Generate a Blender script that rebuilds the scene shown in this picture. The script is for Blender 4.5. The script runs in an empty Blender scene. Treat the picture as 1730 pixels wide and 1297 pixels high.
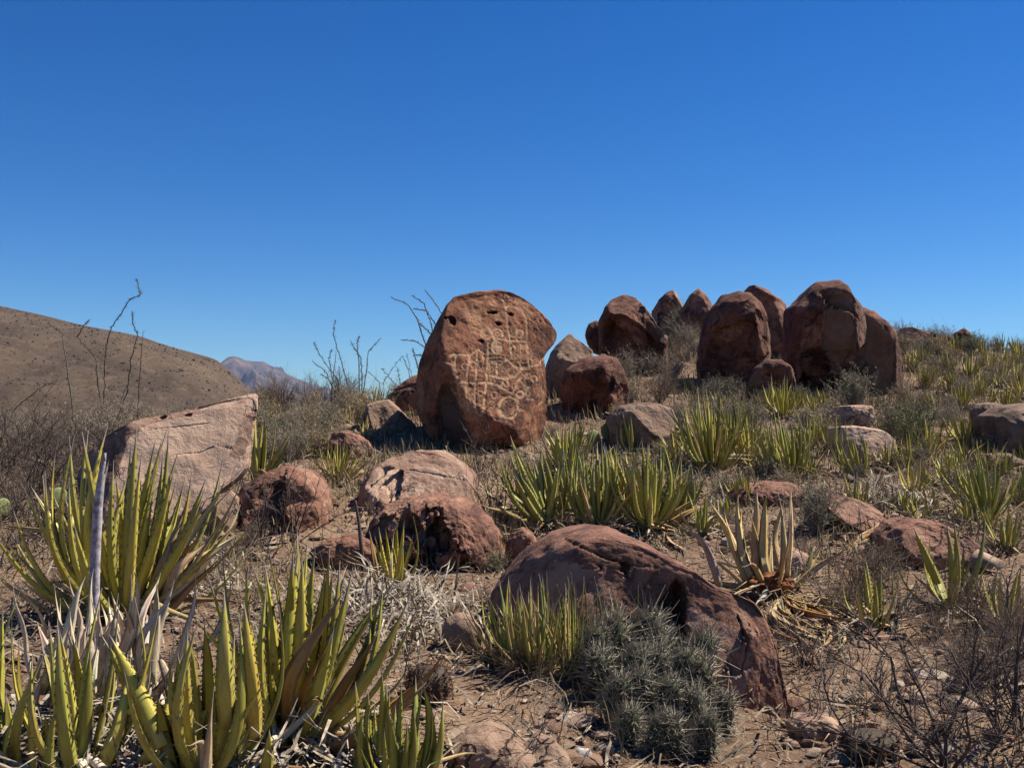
import bpy, math, random
import numpy as np
from mathutils import Vector, Matrix, Quaternion

# ------------------------------------------------------------------ camera, sky, sun, exposure
scene = bpy.context.scene
COL = scene.collection
IW, IH, FX = 1730.0, 1297.0, 1682.0           # photograph size and focal length in its pixels
PITCH = math.atan((690.0 - IH / 2) / FX)      # horizon lies near row 690
cam_d = bpy.data.cameras.new('camera')
cam_d.sensor_width = 36.0
cam_d.lens = 36.0 * FX / IW
cam_d.clip_start = 0.05
cam_d.clip_end = 30000
cam = bpy.data.objects.new('camera', cam_d)
COL.objects.link(cam)
cam.rotation_euler = (math.radians(90) + PITCH, 0, 0)
scene.camera = cam

SUN_EL, SUN_AZ = math.radians(54), math.radians(23)     # azimuth measured from +X (right) towards +Y (ahead)
SUN = Vector((math.cos(SUN_EL) * math.cos(SUN_AZ), math.cos(SUN_EL) * math.sin(SUN_AZ), math.sin(SUN_EL)))
world = bpy.data.worlds.new('World')
scene.world = world
world.use_nodes = True
wn = world.node_tree
sky = wn.nodes.new('ShaderNodeTexSky')
sky.sky_type = 'NISHITA'
sky.sun_disc = False
sky.sun_elevation = SUN_EL
sky.sun_rotation = math.radians(90) - SUN_AZ
sky.altitude = 1400
sky.air_density = 1.0
sky.dust_density = 0.08
sky.ozone_density = 2.6
hsv = wn.nodes.new('ShaderNodeHueSaturation')
hsv.inputs['Saturation'].default_value = 1.38
hsv.inputs['Hue'].default_value = 0.504
wn.links.new(sky.outputs[0], hsv.inputs['Color'])
bg = wn.nodes['Background']
tint = wn.nodes.new('ShaderNodeMix')
tint.data_type, tint.blend_type = 'RGBA', 'MULTIPLY'
tint.inputs[0].default_value = 1.0
tint.inputs[7].default_value = (0.56, 0.83, 1.04, 1)       # clear dry desert air: a deeper blue than the model's
wn.links.new(hsv.outputs[0], tint.inputs[6])
wn.links.new(tint.outputs[2], bg.inputs['Color'])
bg.inputs['Strength'].default_value = 0.059

sun_d = bpy.data.lights.new('sun', 'SUN')
sun_d.energy = 5.0
sun_d.angle = math.radians(0.53)
sun_d.color = (1.0, 0.93, 0.82)
sun_o = bpy.data.objects.new('sun', sun_d)
COL.objects.link(sun_o)
sun_o.rotation_euler = SUN.to_track_quat('Z', 'Y').to_euler()

vs = scene.view_settings
vs.view_transform = 'Standard'
vs.look = 'None'
vs.exposure = 0.86
vs.gamma = 1.0
scene.render.engine = 'CYCLES'
scene.cycles.max_bounces = 5
scene.cycles.diffuse_bounces = 1
scene.cycles.volume_bounces = 0

# ------------------------------------------------------------------ helpers
random.seed(7)
rng = np.random.default_rng(11)
CP, SP = math.cos(PITCH), math.sin(PITCH)


def ray(px, py):
    """direction through a photograph pixel, scaled so that its world Y is 1"""
    x = (px - IW / 2) / FX
    v = -(py - IH / 2) / FX
    y = CP - v * SP
    z = SP + v * CP
    return x / y, z / y


def P(px, py, Y):
    a, b = ray(px, py)
    return Vector((a * Y, Y, b * Y))


_perm = np.random.default_rng(3).permutation(256)
_perm = np.concatenate([_perm, _perm, _perm])
_g = np.random.default_rng(5).normal(size=(256, 3))
_g /= np.linalg.norm(_g, axis=1)[:, None]


def pnoise(p):
    p = np.asarray(p, float)
    i = np.floor(p).astype(int)
    f = p - i
    u = f * f * f * (f * (f * 6 - 15) + 10)
    i &= 255
    r = 0
    for dx in (0, 1):
        for dy in (0, 1):
            for dz in (0, 1):
                h = _perm[_perm[_perm[i[:, 0] + dx] + i[:, 1] + dy] + i[:, 2] + dz]
                d = ((f - np.array([dx, dy, dz])) * _g[h]).sum(1)
                w = (u[:, 0] if dx else 1 - u[:, 0]) * (u[:, 1] if dy else 1 - u[:, 1]) * (u[:, 2] if dz else 1 - u[:, 2])
                r = r + d * w
    return r


def fbm(p, octaves=4, gain=0.5, lac=2.03):
    p = np.asarray(p, float)
    r, a = 0, 1.0
    for k in range(octaves):
        r = r + a * pnoise(p + 17.3 * k)
        p = p * lac
        a *= gain
    return r


def sstep(a, b, x):
    t = np.clip((x - a) / (b - a), 0, 1)
    return t * t * (3 - 2 * t)


def mesh_from(name, V, F, mats=(), smooth=True, midx=None):
    me = bpy.data.meshes.new(name)
    V = np.asarray(V, np.float32)
    if isinstance(F, np.ndarray) and F.ndim == 2:
        n, k = F.shape
        me.vertices.add(len(V))
        me.vertices.foreach_set('co', V.ravel())
        me.loops.add(n * k)
        me.loops.foreach_set('vertex_index', F.ravel().astype(np.int32))
        me.polygons.add(n)
        me.polygons.foreach_set('loop_start', np.arange(0, n * k, k, dtype=np.int32))
        me.polygons.foreach_set('loop_total', np.full(n, k, dtype=np.int32))
    else:
        me.from_pydata(V.tolist(), [], F)
    for m in mats:
        me.materials.append(m)
    if midx is not None:
        me.polygons.foreach_set('material_index', np.asarray(midx, np.int32))
    if smooth:
        me.polygons.foreach_set('use_smooth', np.ones(len(me.polygons), bool))
    me.update()
    me.validate()
    return me


def attr(me, name, vals):
    a = me.attributes.new(name, 'FLOAT', 'POINT')
    a.data.foreach_set('value', np.asarray(vals, np.float32))


def link(name, data, parent=None, loc=(0, 0, 0)):
    o = bpy.data.objects.new(name, data)
    COL.objects.link(o)
    o.location = loc
    if parent is not None:
        o.parent = parent
    return o


def tag(o, label=None, cat=None, group=None, kind=None):
    if label:
        o['label'] = label
    if cat:
        o['category'] = cat
    if group:
        o['group'] = group
    if kind:
        o['kind'] = kind
    return o


class MB:
    """collects tubes, blades and other shapes into one mesh"""

    def __init__(self):
        self.V, self.F, self.n = [], [], 0
        self.A = []

    def add(self, V, F, a=None):
        self.V.extend(V)
        self.F.extend([tuple(i + self.n for i in f) for f in F])
        self.A.extend(a if a is not None else [0.0] * len(V))
        self.n += len(V)

    def tube(self, pts, r0, r1, sides=4, cap=True, radii=None):
        pts = [Vector(p) for p in pts]
        n = len(pts)
        V, F, A = [], [], []
        ref = Vector((0.31, 0.17, 0.93))
        for i, p in enumerate(pts):
            d = (pts[min(i + 1, n - 1)] - pts[max(i - 1, 0)])
            if d.length < 1e-9:
                d = Vector((0, 0, 1))
            d.normalize()
            a = d.cross(ref)
            if a.length < 1e-3:
                a = d.cross(Vector((1, 0, 0)))
            a.normalize()
            b = d.cross(a)
            t = i / max(n - 1, 1)
            r = radii[i] if radii else r0 + (r1 - r0) * t
            for k in range(sides):
                w = 2 * math.pi * k / sides
                V.append(p + a * (r * math.cos(w)) + b * (r * math.sin(w)))
                A.append(t)
        for i in range(n - 1):
            for k in range(sides):
                k2 = (k + 1) % sides
                F.append((i * sides + k, i * sides + k2, (i + 1) * sides + k2, (i + 1) * sides + k))
        if cap:
            F.append(tuple(range(sides - 1, -1, -1)))
            F.append(tuple((n - 1) * sides + k for k in range(sides)))
        self.add(V, F, A)

    def mesh(self, name, mats, smooth=True, at=None):
        me = mesh_from(name, [tuple(v) for v in self.V], self.F, mats, smooth)
        if at:
            attr(me, at, self.A)
        return me


# ------------------------------------------------------------------ materials
def nodes_of(m):
    m.use_nodes = True
    nt = m.node_tree
    return nt, nt.nodes['Principled BSDF']


class NT:
    def __init__(self, name, rough=0.9):
        self.m = bpy.data.materials.new(name)
        self.nt, self.p = nodes_of(self.m)
        self.p.inputs['Roughness'].default_value = rough
        self.p.inputs['Specular IOR Level'].default_value = 0.25

    def n(self, t, **kw):
        nd = self.nt.nodes.new(t)
        for k, v in kw.items():
            setattr(nd, k, v)
        return nd

    def l(self, a, b):
        self.nt.links.new(a, b)

    def coords(self, kind='Object', rnd=True):
        tc = self.n('ShaderNodeTexCoord')
        if not rnd:
            return tc.outputs[kind]
        oi = self.n('ShaderNodeObjectInfo')
        mul = self.n('ShaderNodeMath', operation='MULTIPLY')
        mul.inputs[1].default_value = 61.0
        self.l(oi.outputs['Random'], mul.inputs[0])
        add = self.n('ShaderNodeVectorMath', operation='ADD')
        self.l(tc.outputs[kind], add.inputs[0])
        self.l(mul.outputs[0], add.inputs[1])
        return add.outputs[0]

    def noise(self, vec, scale, detail=6, rough=0.6, dist=0.0):
        t = self.n('ShaderNodeTexNoise')
        t.inputs['Scale'].default_value = scale
        t.inputs['Detail'].default_value = detail
        t.inputs['Roughness'].default_value = rough
        t.inputs['Distortion'].default_value = dist
        self.l(vec, t.inputs['Vector'])
        return t.outputs['Fac']

    def ramp(self, fac, stops):
        r = self.n('ShaderNodeValToRGB')
        e = r.color_ramp.elements
        while len(e) < len(stops):
            e.new(0.5)
        for el, (pos, c) in zip(e, stops):
            el.position = pos
            el.color = (*c, 1) if len(c) == 3 else c
        self.l(fac, r.inputs['Fac'])
        return r.outputs['Color']

    def mapr(self, fac, a, b, c=0.0, d=1.0):
        r = self.n('ShaderNodeMapRange')
        r.inputs['From Min'].default_value = a
        r.inputs['From Max'].default_value = b
        r.inputs['To Min'].default_value = c
        r.inputs['To Max'].default_value = d
        self.l(fac, r.inputs['Value'])
        return r.outputs['Result']

    def mix(self, fac, a, b, mode='MIX'):
        x = self.n('ShaderNodeMix', data_type='RGBA', blend_type=mode)
        for s, v in ((0, fac), (6, a), (7, b)):
            if hasattr(v, 'links') or hasattr(v, 'is_linked'):
                self.l(v, x.inputs[s])
            elif s == 0:
                x.inputs[0].default_value = v
            else:
                x.inputs[s].default_value = (*v, 1)
        return x.outputs[2]

    def mul(self, a, b):
        m = self.n('ShaderNodeMath', operation='MULTIPLY')
        for i, v in ((0, a), (1, b)):
            if hasattr(v, 'links'):
                self.l(v, m.inputs[i])
            else:
                m.inputs[i].default_value = v
        return m.outputs[0]

    def attrib(self, name):
        a = self.n('ShaderNodeAttribute', attribute_name=name)
        return a.outputs['Fac']

    def bump(self, fac, strength, dist=0.02, prev=None):
        b = self.n('ShaderNodeBump')
        b.inputs['Strength'].default_value = strength
        b.inputs['Distance'].default_value = dist
        self.l(fac, b.inputs['Height'])
        if prev is not None:
            self.l(prev, b.inputs['Normal'])
        self.l(b.outputs[0], self.p.inputs['Normal'])
        return b.outputs[0]

    def base(self, c):
        self.l(c, self.p.inputs['Base Color'])
        return self.m


def rock_mat(name, dark, mid, light, fresh, fresh2, glyph=None):
    t = NT(name, 0.92)
    v = t.coords()
    big = t.noise(v, 3.0, 9, 0.64, 0.5)
    c = t.ramp(big, [(0.40, dark), (0.47, mid), (0.54, mid), (0.61, light)])
    med = t.noise(v, 9.0, 8, 0.7, 0.8)
    c = t.mix(t.mul(t.mapr(med, 0.48, 0.62), 0.75), c, dark)
    sp = t.noise(v, 45.0, 4, 0.7)
    c = t.mix(t.mapr(sp, 0.58, 0.70, 0, 0.6), c, light)
    c = t.mix(t.mapr(sp, 0.42, 0.32, 0, 0.7), c, tuple(x * 0.45 for x in dark))
    # fine cracks, only in places
    vo = t.n('ShaderNodeTexVoronoi', feature='DISTANCE_TO_EDGE')
    vo.inputs['Scale'].default_value = 3.2
    dv = t.n('ShaderNodeVectorMath', operation='ADD')
    dn = t.n('ShaderNodeTexNoise')
    dn.inputs['Scale'].default_value = 5.0
    dn.inputs['Detail'].default_value = 4.0
    t.l(v, dn.inputs['Vector'])
    t.l(v, dv.inputs[0])
    sc_ = t.n('ShaderNodeVectorMath', operation='SCALE')
    sc_.inputs['Scale'].default_value = 0.35
    t.l(dn.outputs['Color'], sc_.inputs[0])
    t.l(sc_.outputs[0], dv.inputs[1])
    t.l(dv.outputs[0], vo.inputs['Vector'])
    crack = t.mul(t.mapr(vo.outputs['Distance'], 0.020, 0.005), t.mapr(t.noise(v, 1.7, 3, 0.5), 0.50, 0.58))
    grain = t.noise(v, 130.0, 2, 0.6)
    c = t.mix(t.mapr(grain, 0.55, 0.75, 0, 0.4), c, light)
    c = t.mix(t.mapr(grain, 0.45, 0.28, 0, 0.5), c, tuple(x * 0.4 for x in dark))
    fn = t.noise(v, 4.0, 7, 0.6, 0.6)
    fc = t.ramp(fn, [(0.3, fresh2), (0.55, fresh), (0.75, tuple(min(1, x * 1.15) for x in fresh))])
    st = t.noise(v, 60.0, 3, 0.6)
    fc = t.mix(t.mapr(st, 0.60, 0.72, 0, 0.35), fc, dark)
    # the edge of a broken face is ragged
    fa = t.n('ShaderNodeMath', operation='ADD')
    t.l(t.attrib('fresh'), fa.inputs[0])
    t.l(t.mapr(med, 0.3, 0.7, -0.28, 0.28), fa.inputs[1])
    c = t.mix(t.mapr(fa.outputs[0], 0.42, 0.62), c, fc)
    c = t.mix(t.mul(crack, 0.85), c, tuple(x * 0.25 for x in dark))
    if glyph:
        ga = t.mul(t.attrib('glyph'), t.mapr(t.noise(v, 55, 4, 0.7), 0.36, 0.56, 0.35, 1.0))
        c = t.mix(ga, c, glyph)
        c = t.mix(t.mapr(t.attrib('hole'), 0.1, 0.7), c, tuple(x * 0.35 for x in dark))
    b = t.bump(big, 0.55, 0.05)
    b = t.bump(med, 0.65, 0.025, b)
    b = t.bump(t.mapr(crack, 0, 1, 1, 0), 0.8, 0.02, b)
    b = t.bump(sp, 0.6, 0.008, b)
    t.bump(grain, 0.45, 0.004, b)
    return t.base(c)


M = {}
M['varnish'] = rock_mat('varnished_rock', (0.05, 0.022, 0.016), (0.14, 0.058, 0.037), (0.25, 0.12, 0.073), (0.18, 0.11, 0.075), (0.12, 0.067, 0.046))
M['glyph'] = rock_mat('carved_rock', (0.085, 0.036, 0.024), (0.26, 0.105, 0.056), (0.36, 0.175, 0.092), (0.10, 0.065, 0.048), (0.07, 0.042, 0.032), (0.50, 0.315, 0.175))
M['tan'] = rock_mat('tan_rock', (0.14, 0.07, 0.047), (0.27, 0.165, 0.115), (0.40, 0.275, 0.195), (0.44, 0.30, 0.21), (0.37, 0.24, 0.165))
M['grey'] = rock_mat('grey_rock', (0.11, 0.065, 0.045), (0.20, 0.135, 0.095), (0.27, 0.18, 0.125), (0.27, 0.175, 0.118), (0.20, 0.122, 0.082))
M['red'] = rock_mat('red_rock', (0.095, 0.044, 0.031), (0.235, 0.112, 0.072), (0.33, 0.185, 0.12), (0.33, 0.19, 0.13), (0.24, 0.128, 0.086))


def stone_mat():
    t = NT('loose_stone', 0.9)
    oi = t.n('ShaderNodeObjectInfo')
    v = t.coords()
    c = t.ramp(oi.outputs['Random'], [(0.0, (0.15, 0.075, 0.05)), (0.3, (0.25, 0.15, 0.10)), (0.6, (0.31, 0.21, 0.15)), (0.85, (0.34, 0.25, 0.18)), (1.0, (0.42, 0.34, 0.26))])
    n = t.noise(v, 14, 6, 0.65)
    c = t.mix(t.mapr(n, 0.5, 0.7, 0, 0.6), c, (0.13, 0.07, 0.05))
    t.bump(n, 0.5, 0.02)
    return t.base(c)


M['stone'] = stone_mat()


def ground_mat():
    t = NT('dry_dirt', 0.97)
    v = t.coords('Object', False)
    a = t.noise(v, 0.9, 8, 0.62, 0.5)
    c = t.ramp(a, [(0.30, (0.085, 0.05, 0.032)), (0.46, (0.155, 0.095, 0.058)), (0.6, (0.23, 0.148, 0.09)), (0.75, (0.31, 0.215, 0.138))])
    m = t.noise(v, 12, 6, 0.7)
    c = t.mix(t.mapr(m, 0.50, 0.66, 0, 0.6), c, (0.10, 0.058, 0.038))
    vo = t.n('ShaderNodeTexVoronoi')
    vo.inputs['Scale'].default_value = 38
    t.l(v, vo.inputs['Vector'])
    f = t.noise(v, 70, 3, 0.6)
    c = t.mix(t.mapr(f, 0.60, 0.70, 0, 0.55), c, (0.46, 0.37, 0.28))
    c = t.mix(t.mapr(f, 0.40, 0.30, 0, 0.7), c, (0.06, 0.036, 0.026))
    b = t.bump(m, 0.7, 0.03)
    b = t.bump(vo.outputs['Distance'], 0.4, 0.01, b)
    t.bump(f, 0.6, 0.008, b)
    return t.base(c)


M['ground'] = ground_mat()


def hill_mat():
    t = NT('scrubby_hillside', 0.98)
    v = t.coords('Object', False)
    mp = t.n('ShaderNodeMapping')
    mp.inputs['Scale'].default_value = (0.55, 0.16, 1.0)
    t.l(v, mp.inputs['Vector'])
    a = t.noise(v, 0.018, 8, 0.62, 0.3)
    c = t.ramp(a, [(0.36, (0.040, 0.027, 0.018)), (0.5, (0.064, 0.043, 0.027)), (0.62, (0.10, 0.068, 0.040))])
    m = t.noise(mp.outputs[0], 0.55, 7, 0.75)
    c = t.mix(t.mapr(m, 0.48, 0.64, 0, 0.8), c, (0.075, 0.05, 0.034))
    c = t.mix(t.mapr(m, 0.46, 0.34, 0, 0.6), c, (0.15, 0.10, 0.06))
    t.bump(m, 0.8, 1.0)
    return t.base(c)


M['hill'] = hill_mat()


def mountain_mat():
    t = NT('far_mountain_rock', 0.98)
    v = t.coords('Object', False)
    a = t.noise(v, 0.012, 9, 0.68)
    c = t.ramp(a, [(0.38, (0.045, 0.037, 0.032)), (0.52, (0.085, 0.068, 0.057)), (0.66, (0.14, 0.11, 0.09))])
    c = t.mix(t.attrib('fresh'), c, (0.44, 0.25, 0.17))
    t.bump(a, 0.8, 25)
    return t.base(c)


M['mountain'] = mountain_mat()


def leaf_mat(name, tip, tip_at=0.86, rough=0.42, spots=True):
    """leaf colour comes from the object colour of each leaf; position along the leaf is the attribute along"""
    t = NT(name, rough)
    oi = t.n('ShaderNodeObjectInfo')
    tc = t.n('ShaderNodeTexCoord')
    mp = t.n('ShaderNodeMapping')
    mp.inputs['Scale'].default_value = (3, 2.2, 5)
    t.l(tc.outputs['Object'], mp.inputs['Vector'])
    add = t.n('ShaderNodeVectorMath', operation='ADD')
    t.l(mp.outputs[0], add.inputs[0])
    mu = t.mul(oi.outputs['Random'], 43.0)
    t.l(mu, add.inputs[1])
    nz = t.noise(add.outputs[0], 1.3, 5, 0.6)
    c = t.mix(t.mapr(nz, 0.40, 0.62, 0, 0.65), oi.outputs['Color'], t.mix(1.0, oi.outputs['Color'], (0.80, 0.55, 0.5), 'MULTIPLY'))
    mp2 = t.n('ShaderNodeMapping')
    mp2.inputs['Scale'].default_value = (2, 26, 1.4)
    t.l(add.outputs[0], mp2.inputs['Vector'])
    st = t.noise(mp2.outputs[0], 1.0, 3, 0.6)
    c = t.mix(t.mapr(st, 0.45, 0.70, 0, 0.45), c, t.mix(1.0, c, (0.62, 0.70, 0.6), 'MULTIPLY'))
    if spots:
        sp = t.noise(add.outputs[0], 9, 3, 0.6)
        c = t.mix(t.mapr(sp, 0.62, 0.70, 0, 0.8), c, (0.12, 0.07, 0.03))
        sc2 = t.noise(add.outputs[0], 2.6, 3, 0.6)
        c = t.mix(t.mapr(sc2, 0.60, 0.72, 0, 0.7), c, (0.30, 0.21, 0.09))
    al = t.attrib('along')
    c = t.mix(t.mapr(al, 0.22, 0.0, 0, 0.55), c, (0.34, 0.30, 0.13))
    c = t.mix(t.mapr(al, tip_at, 0.95), c, tip)
    t.p.inputs['Specular IOR Level'].default_value = 0.35
    t.bump(st, 0.25, 0.004)
    return t.base(c)


M['leaf'] = leaf_mat('agave_leaf', (0.24, 0.20, 0.17))
M['dead_leaf'] = leaf_mat('dry_agave_leaf', (0.30, 0.25, 0.19), 0.9, 0.8)


def plain(name, c, rough=0.9, var=0.5, scale=20, obj=True):
    t = NT(name, rough)
    v = t.coords('Object', obj)
    n = t.noise(v, scale, 5, 0.65)
    cc = t.mix(t.mapr(n, 0.35, 0.68), tuple(x * (1 - var) for x in c), tuple(min(1, x * (1 + var * 0.6)) for x in c))
    t.bump(n, 0.3, 0.005)
    return t.base(cc)


M['tooth'] = plain('leaf_tooth', (0.20, 0.16, 0.12))
M['stalk'] = plain('flower_stalk_skin', (0.40, 0.35, 0.36), 0.75, 0.65, 45)
M['stump'] = plain('rotted_agave_heart', (0.23, 0.085, 0.03), 0.95, 0.7, 30)
M['twig_grey'] = plain('grey_twig', (0.25, 0.21, 0.175), 0.95, 0.4, 8)
M['twig_dark'] = plain('dark_twig', (0.10, 0.074, 0.062), 0.95, 0.5, 8)
M['twig_tan'] = plain('tan_twig', (0.30, 0.225, 0.15), 0.95, 0.45, 8)
M['twig_brown'] = plain('brown_twig', (0.155, 0.105, 0.075), 0.95, 0.45, 8)
M['leaflet_green'] = plain('small_green_leaf', (0.13, 0.17, 0.06), 0.8, 0.4, 5)
M['leaflet_grey'] = plain('small_grey_green_leaf', (0.235, 0.215, 0.115), 0.85, 0.4, 5)
M['leaflet_tan'] = plain('small_dry_leaf', (0.36, 0.28, 0.15), 0.9, 0.4, 5)
M['ocotillo'] = plain('ocotillo_bark', (0.12, 0.115, 0.08), 0.95, 0.5, 25)
M['grass'] = plain('dry_grass_blade', (0.27, 0.215, 0.115), 0.9, 0.7, 2.6, False)
M['litter'] = plain('bleached_litter', (0.29, 0.235, 0.17), 0.95, 0.8, 18.0, False)
M['litter_pale'] = plain('pale_litter', (0.36, 0.30, 0.23), 0.95, 0.8, 18.0, False)
M['litter_brown'] = plain('brown_litter', (0.235, 0.175, 0.115), 0.95, 0.75, 16.0, False)
M['barrel_skin'] = plain('barrel_cactus_skin', (0.06, 0.045, 0.03), 0.8, 0.4, 25)
M['cactus_skin'] = plain('cactus_skin', (0.06, 0.07, 0.04), 0.7, 0.4, 25)
M['spine'] = plain('cactus_spine', (0.33, 0.285, 0.20), 0.6, 0.45, 30)
M['spine_red'] = plain('reddish_cactus_spine', (0.20, 0.11, 0.075), 0.7, 0.4, 30)
M['pad'] = plain('prickly_pear_skin', (0.22, 0.24, 0.09), 0.6, 0.25, 10)
M['scrub'] = plain('far_scrub', (0.050, 0.038, 0.023), 0.98, 0.7, 0.06, False)
M['gravel'] = plain('gravel', (0.27, 0.185, 0.13), 0.95, 0.65, 9.0, False)

# ------------------------------------------------------------------ terrain: (pixel, pixel, distance) of ground points
CTRL = [
    (865, 1297, 2.7), (300, 1297, 2.5), (-60, 1297, 2.4), (1300, 1297, 2.85), (1760, 1297, 2.6),
    (700, 1050, 4.1), (220, 1050, 3.8), (-80, 1050, 3.9), (1000, 1130, 3.5), (1320, 1225, 3.3), (1700, 1150, 3.3),
    (700, 950, 5.3), (450, 930, 5.4), (880, 960, 5.2), (560, 830, 7.0), (400, 850, 6.5), (150, 880, 6.2), (-100, 880, 6.2),
    (850, 760, 9.3), (620, 770, 8.7), (720, 700, 11.0), (500, 720, 10.0), (300, 735, 9.2), (100, 770, 8.6), (-120, 790, 8.4),
    (1000, 890, 5.9), (1200, 890, 5.9), (1500, 1000, 4.6), (1720, 980, 4.8), (1640, 880, 6.2), (1400, 880, 6.1),
    (1000, 800, 7.8), (1200, 795, 8.0), (1340, 805, 7.9), (1460, 805, 7.9), (1640, 790, 8.2), (1720, 775, 8.5),
    (1000, 700, 10.6), (1140, 715, 10.0), (1320, 705, 10.3), (1450, 725, 9.8), (1600, 705, 10.6),
    (960, 655, 12.6), (1060, 625, 13.8), (1240, 650, 13.0), (1420, 668, 13.0), (1560, 650, 13.5), (1720, 650, 13.5),
    (1130, 570, 18.0), (1300, 585, 17.0), (1560, 590, 18.5), (1720, 585, 19.5), (1640, 575, 20.0), (1850, 600, 20),
    (640, 690, 12.0), (420, 705, 12.0), (120, 730, 11.5), (-150, 740, 11.0),
]
cx, cz = [], []
for px, py, Y in CTRL:
    p = P(px, py, Y)
    cx.append((p.x, p.y))
    cz.append(p.z)
for x, y, z in [(0, 0, -1.28), (-2.5, 0.3, -1.3), (2.5, 0.3, -1.3), (0, 1.3, -1.08), (-2, 1.4, -1.1), (2, 1.4, -1.1), (-6, 1.5, -1.3), (6, 1.5, -1.2), (0, -4, -1.8),
                (-6, 15, -1.0), (-2, 16, -0.9), (-8, 20, -2.4), (-2, 20, -2.0), (2, 24, 0.2), (6, 26, 0.6), (12, 26, 0.9), (14, 16, 0.9), (12, 9, 0.1), (-12, 10, -0.9), (-12, 16, -1.6)]:
    cx.append((x, y))
    cz.append(z)
CX, CZ = np.array(cx), np.array(cz)


def _tps(r2):
    return 0.5 * r2 * np.log(r2 + 1e-9)


n_c = len(CX)
A = np.zeros((n_c + 3, n_c + 3))
A[:n_c, :n_c] = _tps(((CX[:, None] - CX[None]) ** 2).sum(-1)) + 0.02 * np.eye(n_c)
A[:n_c, n_c] = 1
A[:n_c, n_c + 1:] = CX
A[n_c:, :n_c] = A[:n_c, n_c:].T
W = np.linalg.solve(A, np.concatenate([CZ, [0, 0, 0]]))


def T(x, y):
    """height of the ground, without its fine relief"""
    x = np.atleast_1d(np.asarray(x, float))
    y = np.atleast_1d(np.asarray(y, float))
    out = np.empty(len(x))
    for s in range(0, len(x), 40000):
        q = np.stack([x[s:s + 40000], y[s:s + 40000]], 1)
        qc = np.clip(q, [-14, -5], [16, 27])
        d2 = ((qc[:, None] - CX[None]) ** 2).sum(-1)
        z = _tps(d2) @ W[:n_c] + W[n_c] + qc @ W[n_c + 1:]
        far = np.hypot(q[:, 0] - 1, q[:, 1] - 9)
        zf = -0.9 - np.minimum(0.085 * np.maximum(far - 14, 0), 24)
        w = sstep(11, 26, far)
        out[s:s + 40000] = np.clip(z, -4, 2.2) * (1 - w) + zf * w
    return out


YS = np.concatenate([np.linspace(1.0, 12, 1800), np.linspace(12.01, 24, 800)])


def G(px, py, lift=0.0):
    """the point of the ground that a photograph pixel shows"""
    a, b = ray(px, py)
    zr = b * YS
    zt = T(a * YS, YS)
    k = np.nonzero(zr <= zt + lift)[0]
    i = k[0] if len(k) else int(np.argmin(zr - zt))
    return Vector((a * YS[i], YS[i], float(zt[i])))


def micro(x, y):
    p = np.stack([x, y, np.zeros_like(x)], 1)
    return 0.035 * fbm(p * 1.6, 3) + 0.018 * fbm(p * 7.0 + 5, 4, 0.55)


ang = np.concatenate([np.radians(np.arange(-180, -36, 4.0)), np.radians(np.linspace(-36, 36, 430)), np.radians(np.arange(40, 180, 4.0))])
rad = np.concatenate([np.array([0.25, 0.7, 1.2, 1.6]), np.geomspace(1.85, 26, 245), np.geomspace(28, 5600, 46)])
aa, rr = np.meshgrid(ang, rad)
gx, gy = (rr * np.sin(aa)).ravel(), (rr * np.cos(aa)).ravel()
gz = T(gx, gy) + micro(gx, gy) * (1 - sstep(30, 60, rr.ravel()))
na, nr = len(ang), len(rad)
ii = np.arange(nr - 1)[:, None] * na
jj = np.arange(na)[None]
j2 = (jj + 1) % na
FQ = np.stack([ii + jj, ii + j2, ii + na + j2, ii + na + jj], -1).reshape(-1, 4)[:, ::-1]
gV = np.concatenate([np.stack([gx, gy, gz], 1), [[0, 0, float(T(0, 0)[0])]]])
gme = bpy.data.meshes.new('ground')
fan = [(len(gx), (k + 1) % na, k) for k in range(na)]
gme = mesh_from('ground', gV, [tuple(map(int, f)) for f in FQ] + fan, [M['ground']])
tag(link('ground', gme), 'dry stony brown dirt of the desert slope', kind='structure')

# hill beyond the slope and the far mountain
def range_mesh(name, sil, Yr, Yf, Yb, zf, mat, amp, nscale, seed, nx=160, ny=60, power=0.85):
    xs = np.array([s[0] for s in sil], float)
    ys = np.array([s[1] for s in sil], float)
    u = np.linspace(xs[0], xs[-1], nx)
    v = np.interp(u, xs, ys)
    ridge = np.array([P(a, b, Yr) for a, b in zip(u, v)])
    V = []
    rows = np.concatenate([np.linspace(0, 1, ny), np.linspace(1, 2, ny // 3)[1:]])
    for t in rows:
        if t <= 1:
            Y = Yf + (Yr - Yf) * t
            z = zf + (ridge[:, 2] - zf) * t ** power
        else:
            Y = Yr + (Yb - Yr) * (t - 1)
            z = ridge[:, 2] + (zf - ridge[:, 2]) * (t - 1)
        V.append(np.stack([ridge[:, 0] * (0.45 + 0.55 * Y / Yr), np.full(nx, Y), z], 1))
    V = np.array(V)
    w = 1 - np.abs(rows - 1)[:, None] * 0.0
    nz = fbm(V.reshape(-1, 3) * nscale + seed, 6, 0.55).reshape(len(rows), nx)
    fade = np.clip(np.abs(rows - 1) * 3, 0.09, 1)[:, None]
    V[:, :, 2] += amp * nz * w * fade
    r_, c_ = len(rows), nx
    ii = np.arange(r_ - 1)[:, None] * c_
    jj = np.arange(c_ - 1)[None]
    F = np.stack([ii + jj, ii + jj + 1, ii + c_ + jj + 1, ii + c_ + jj], -1).reshape(-1, 4)
    return V, F


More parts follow.
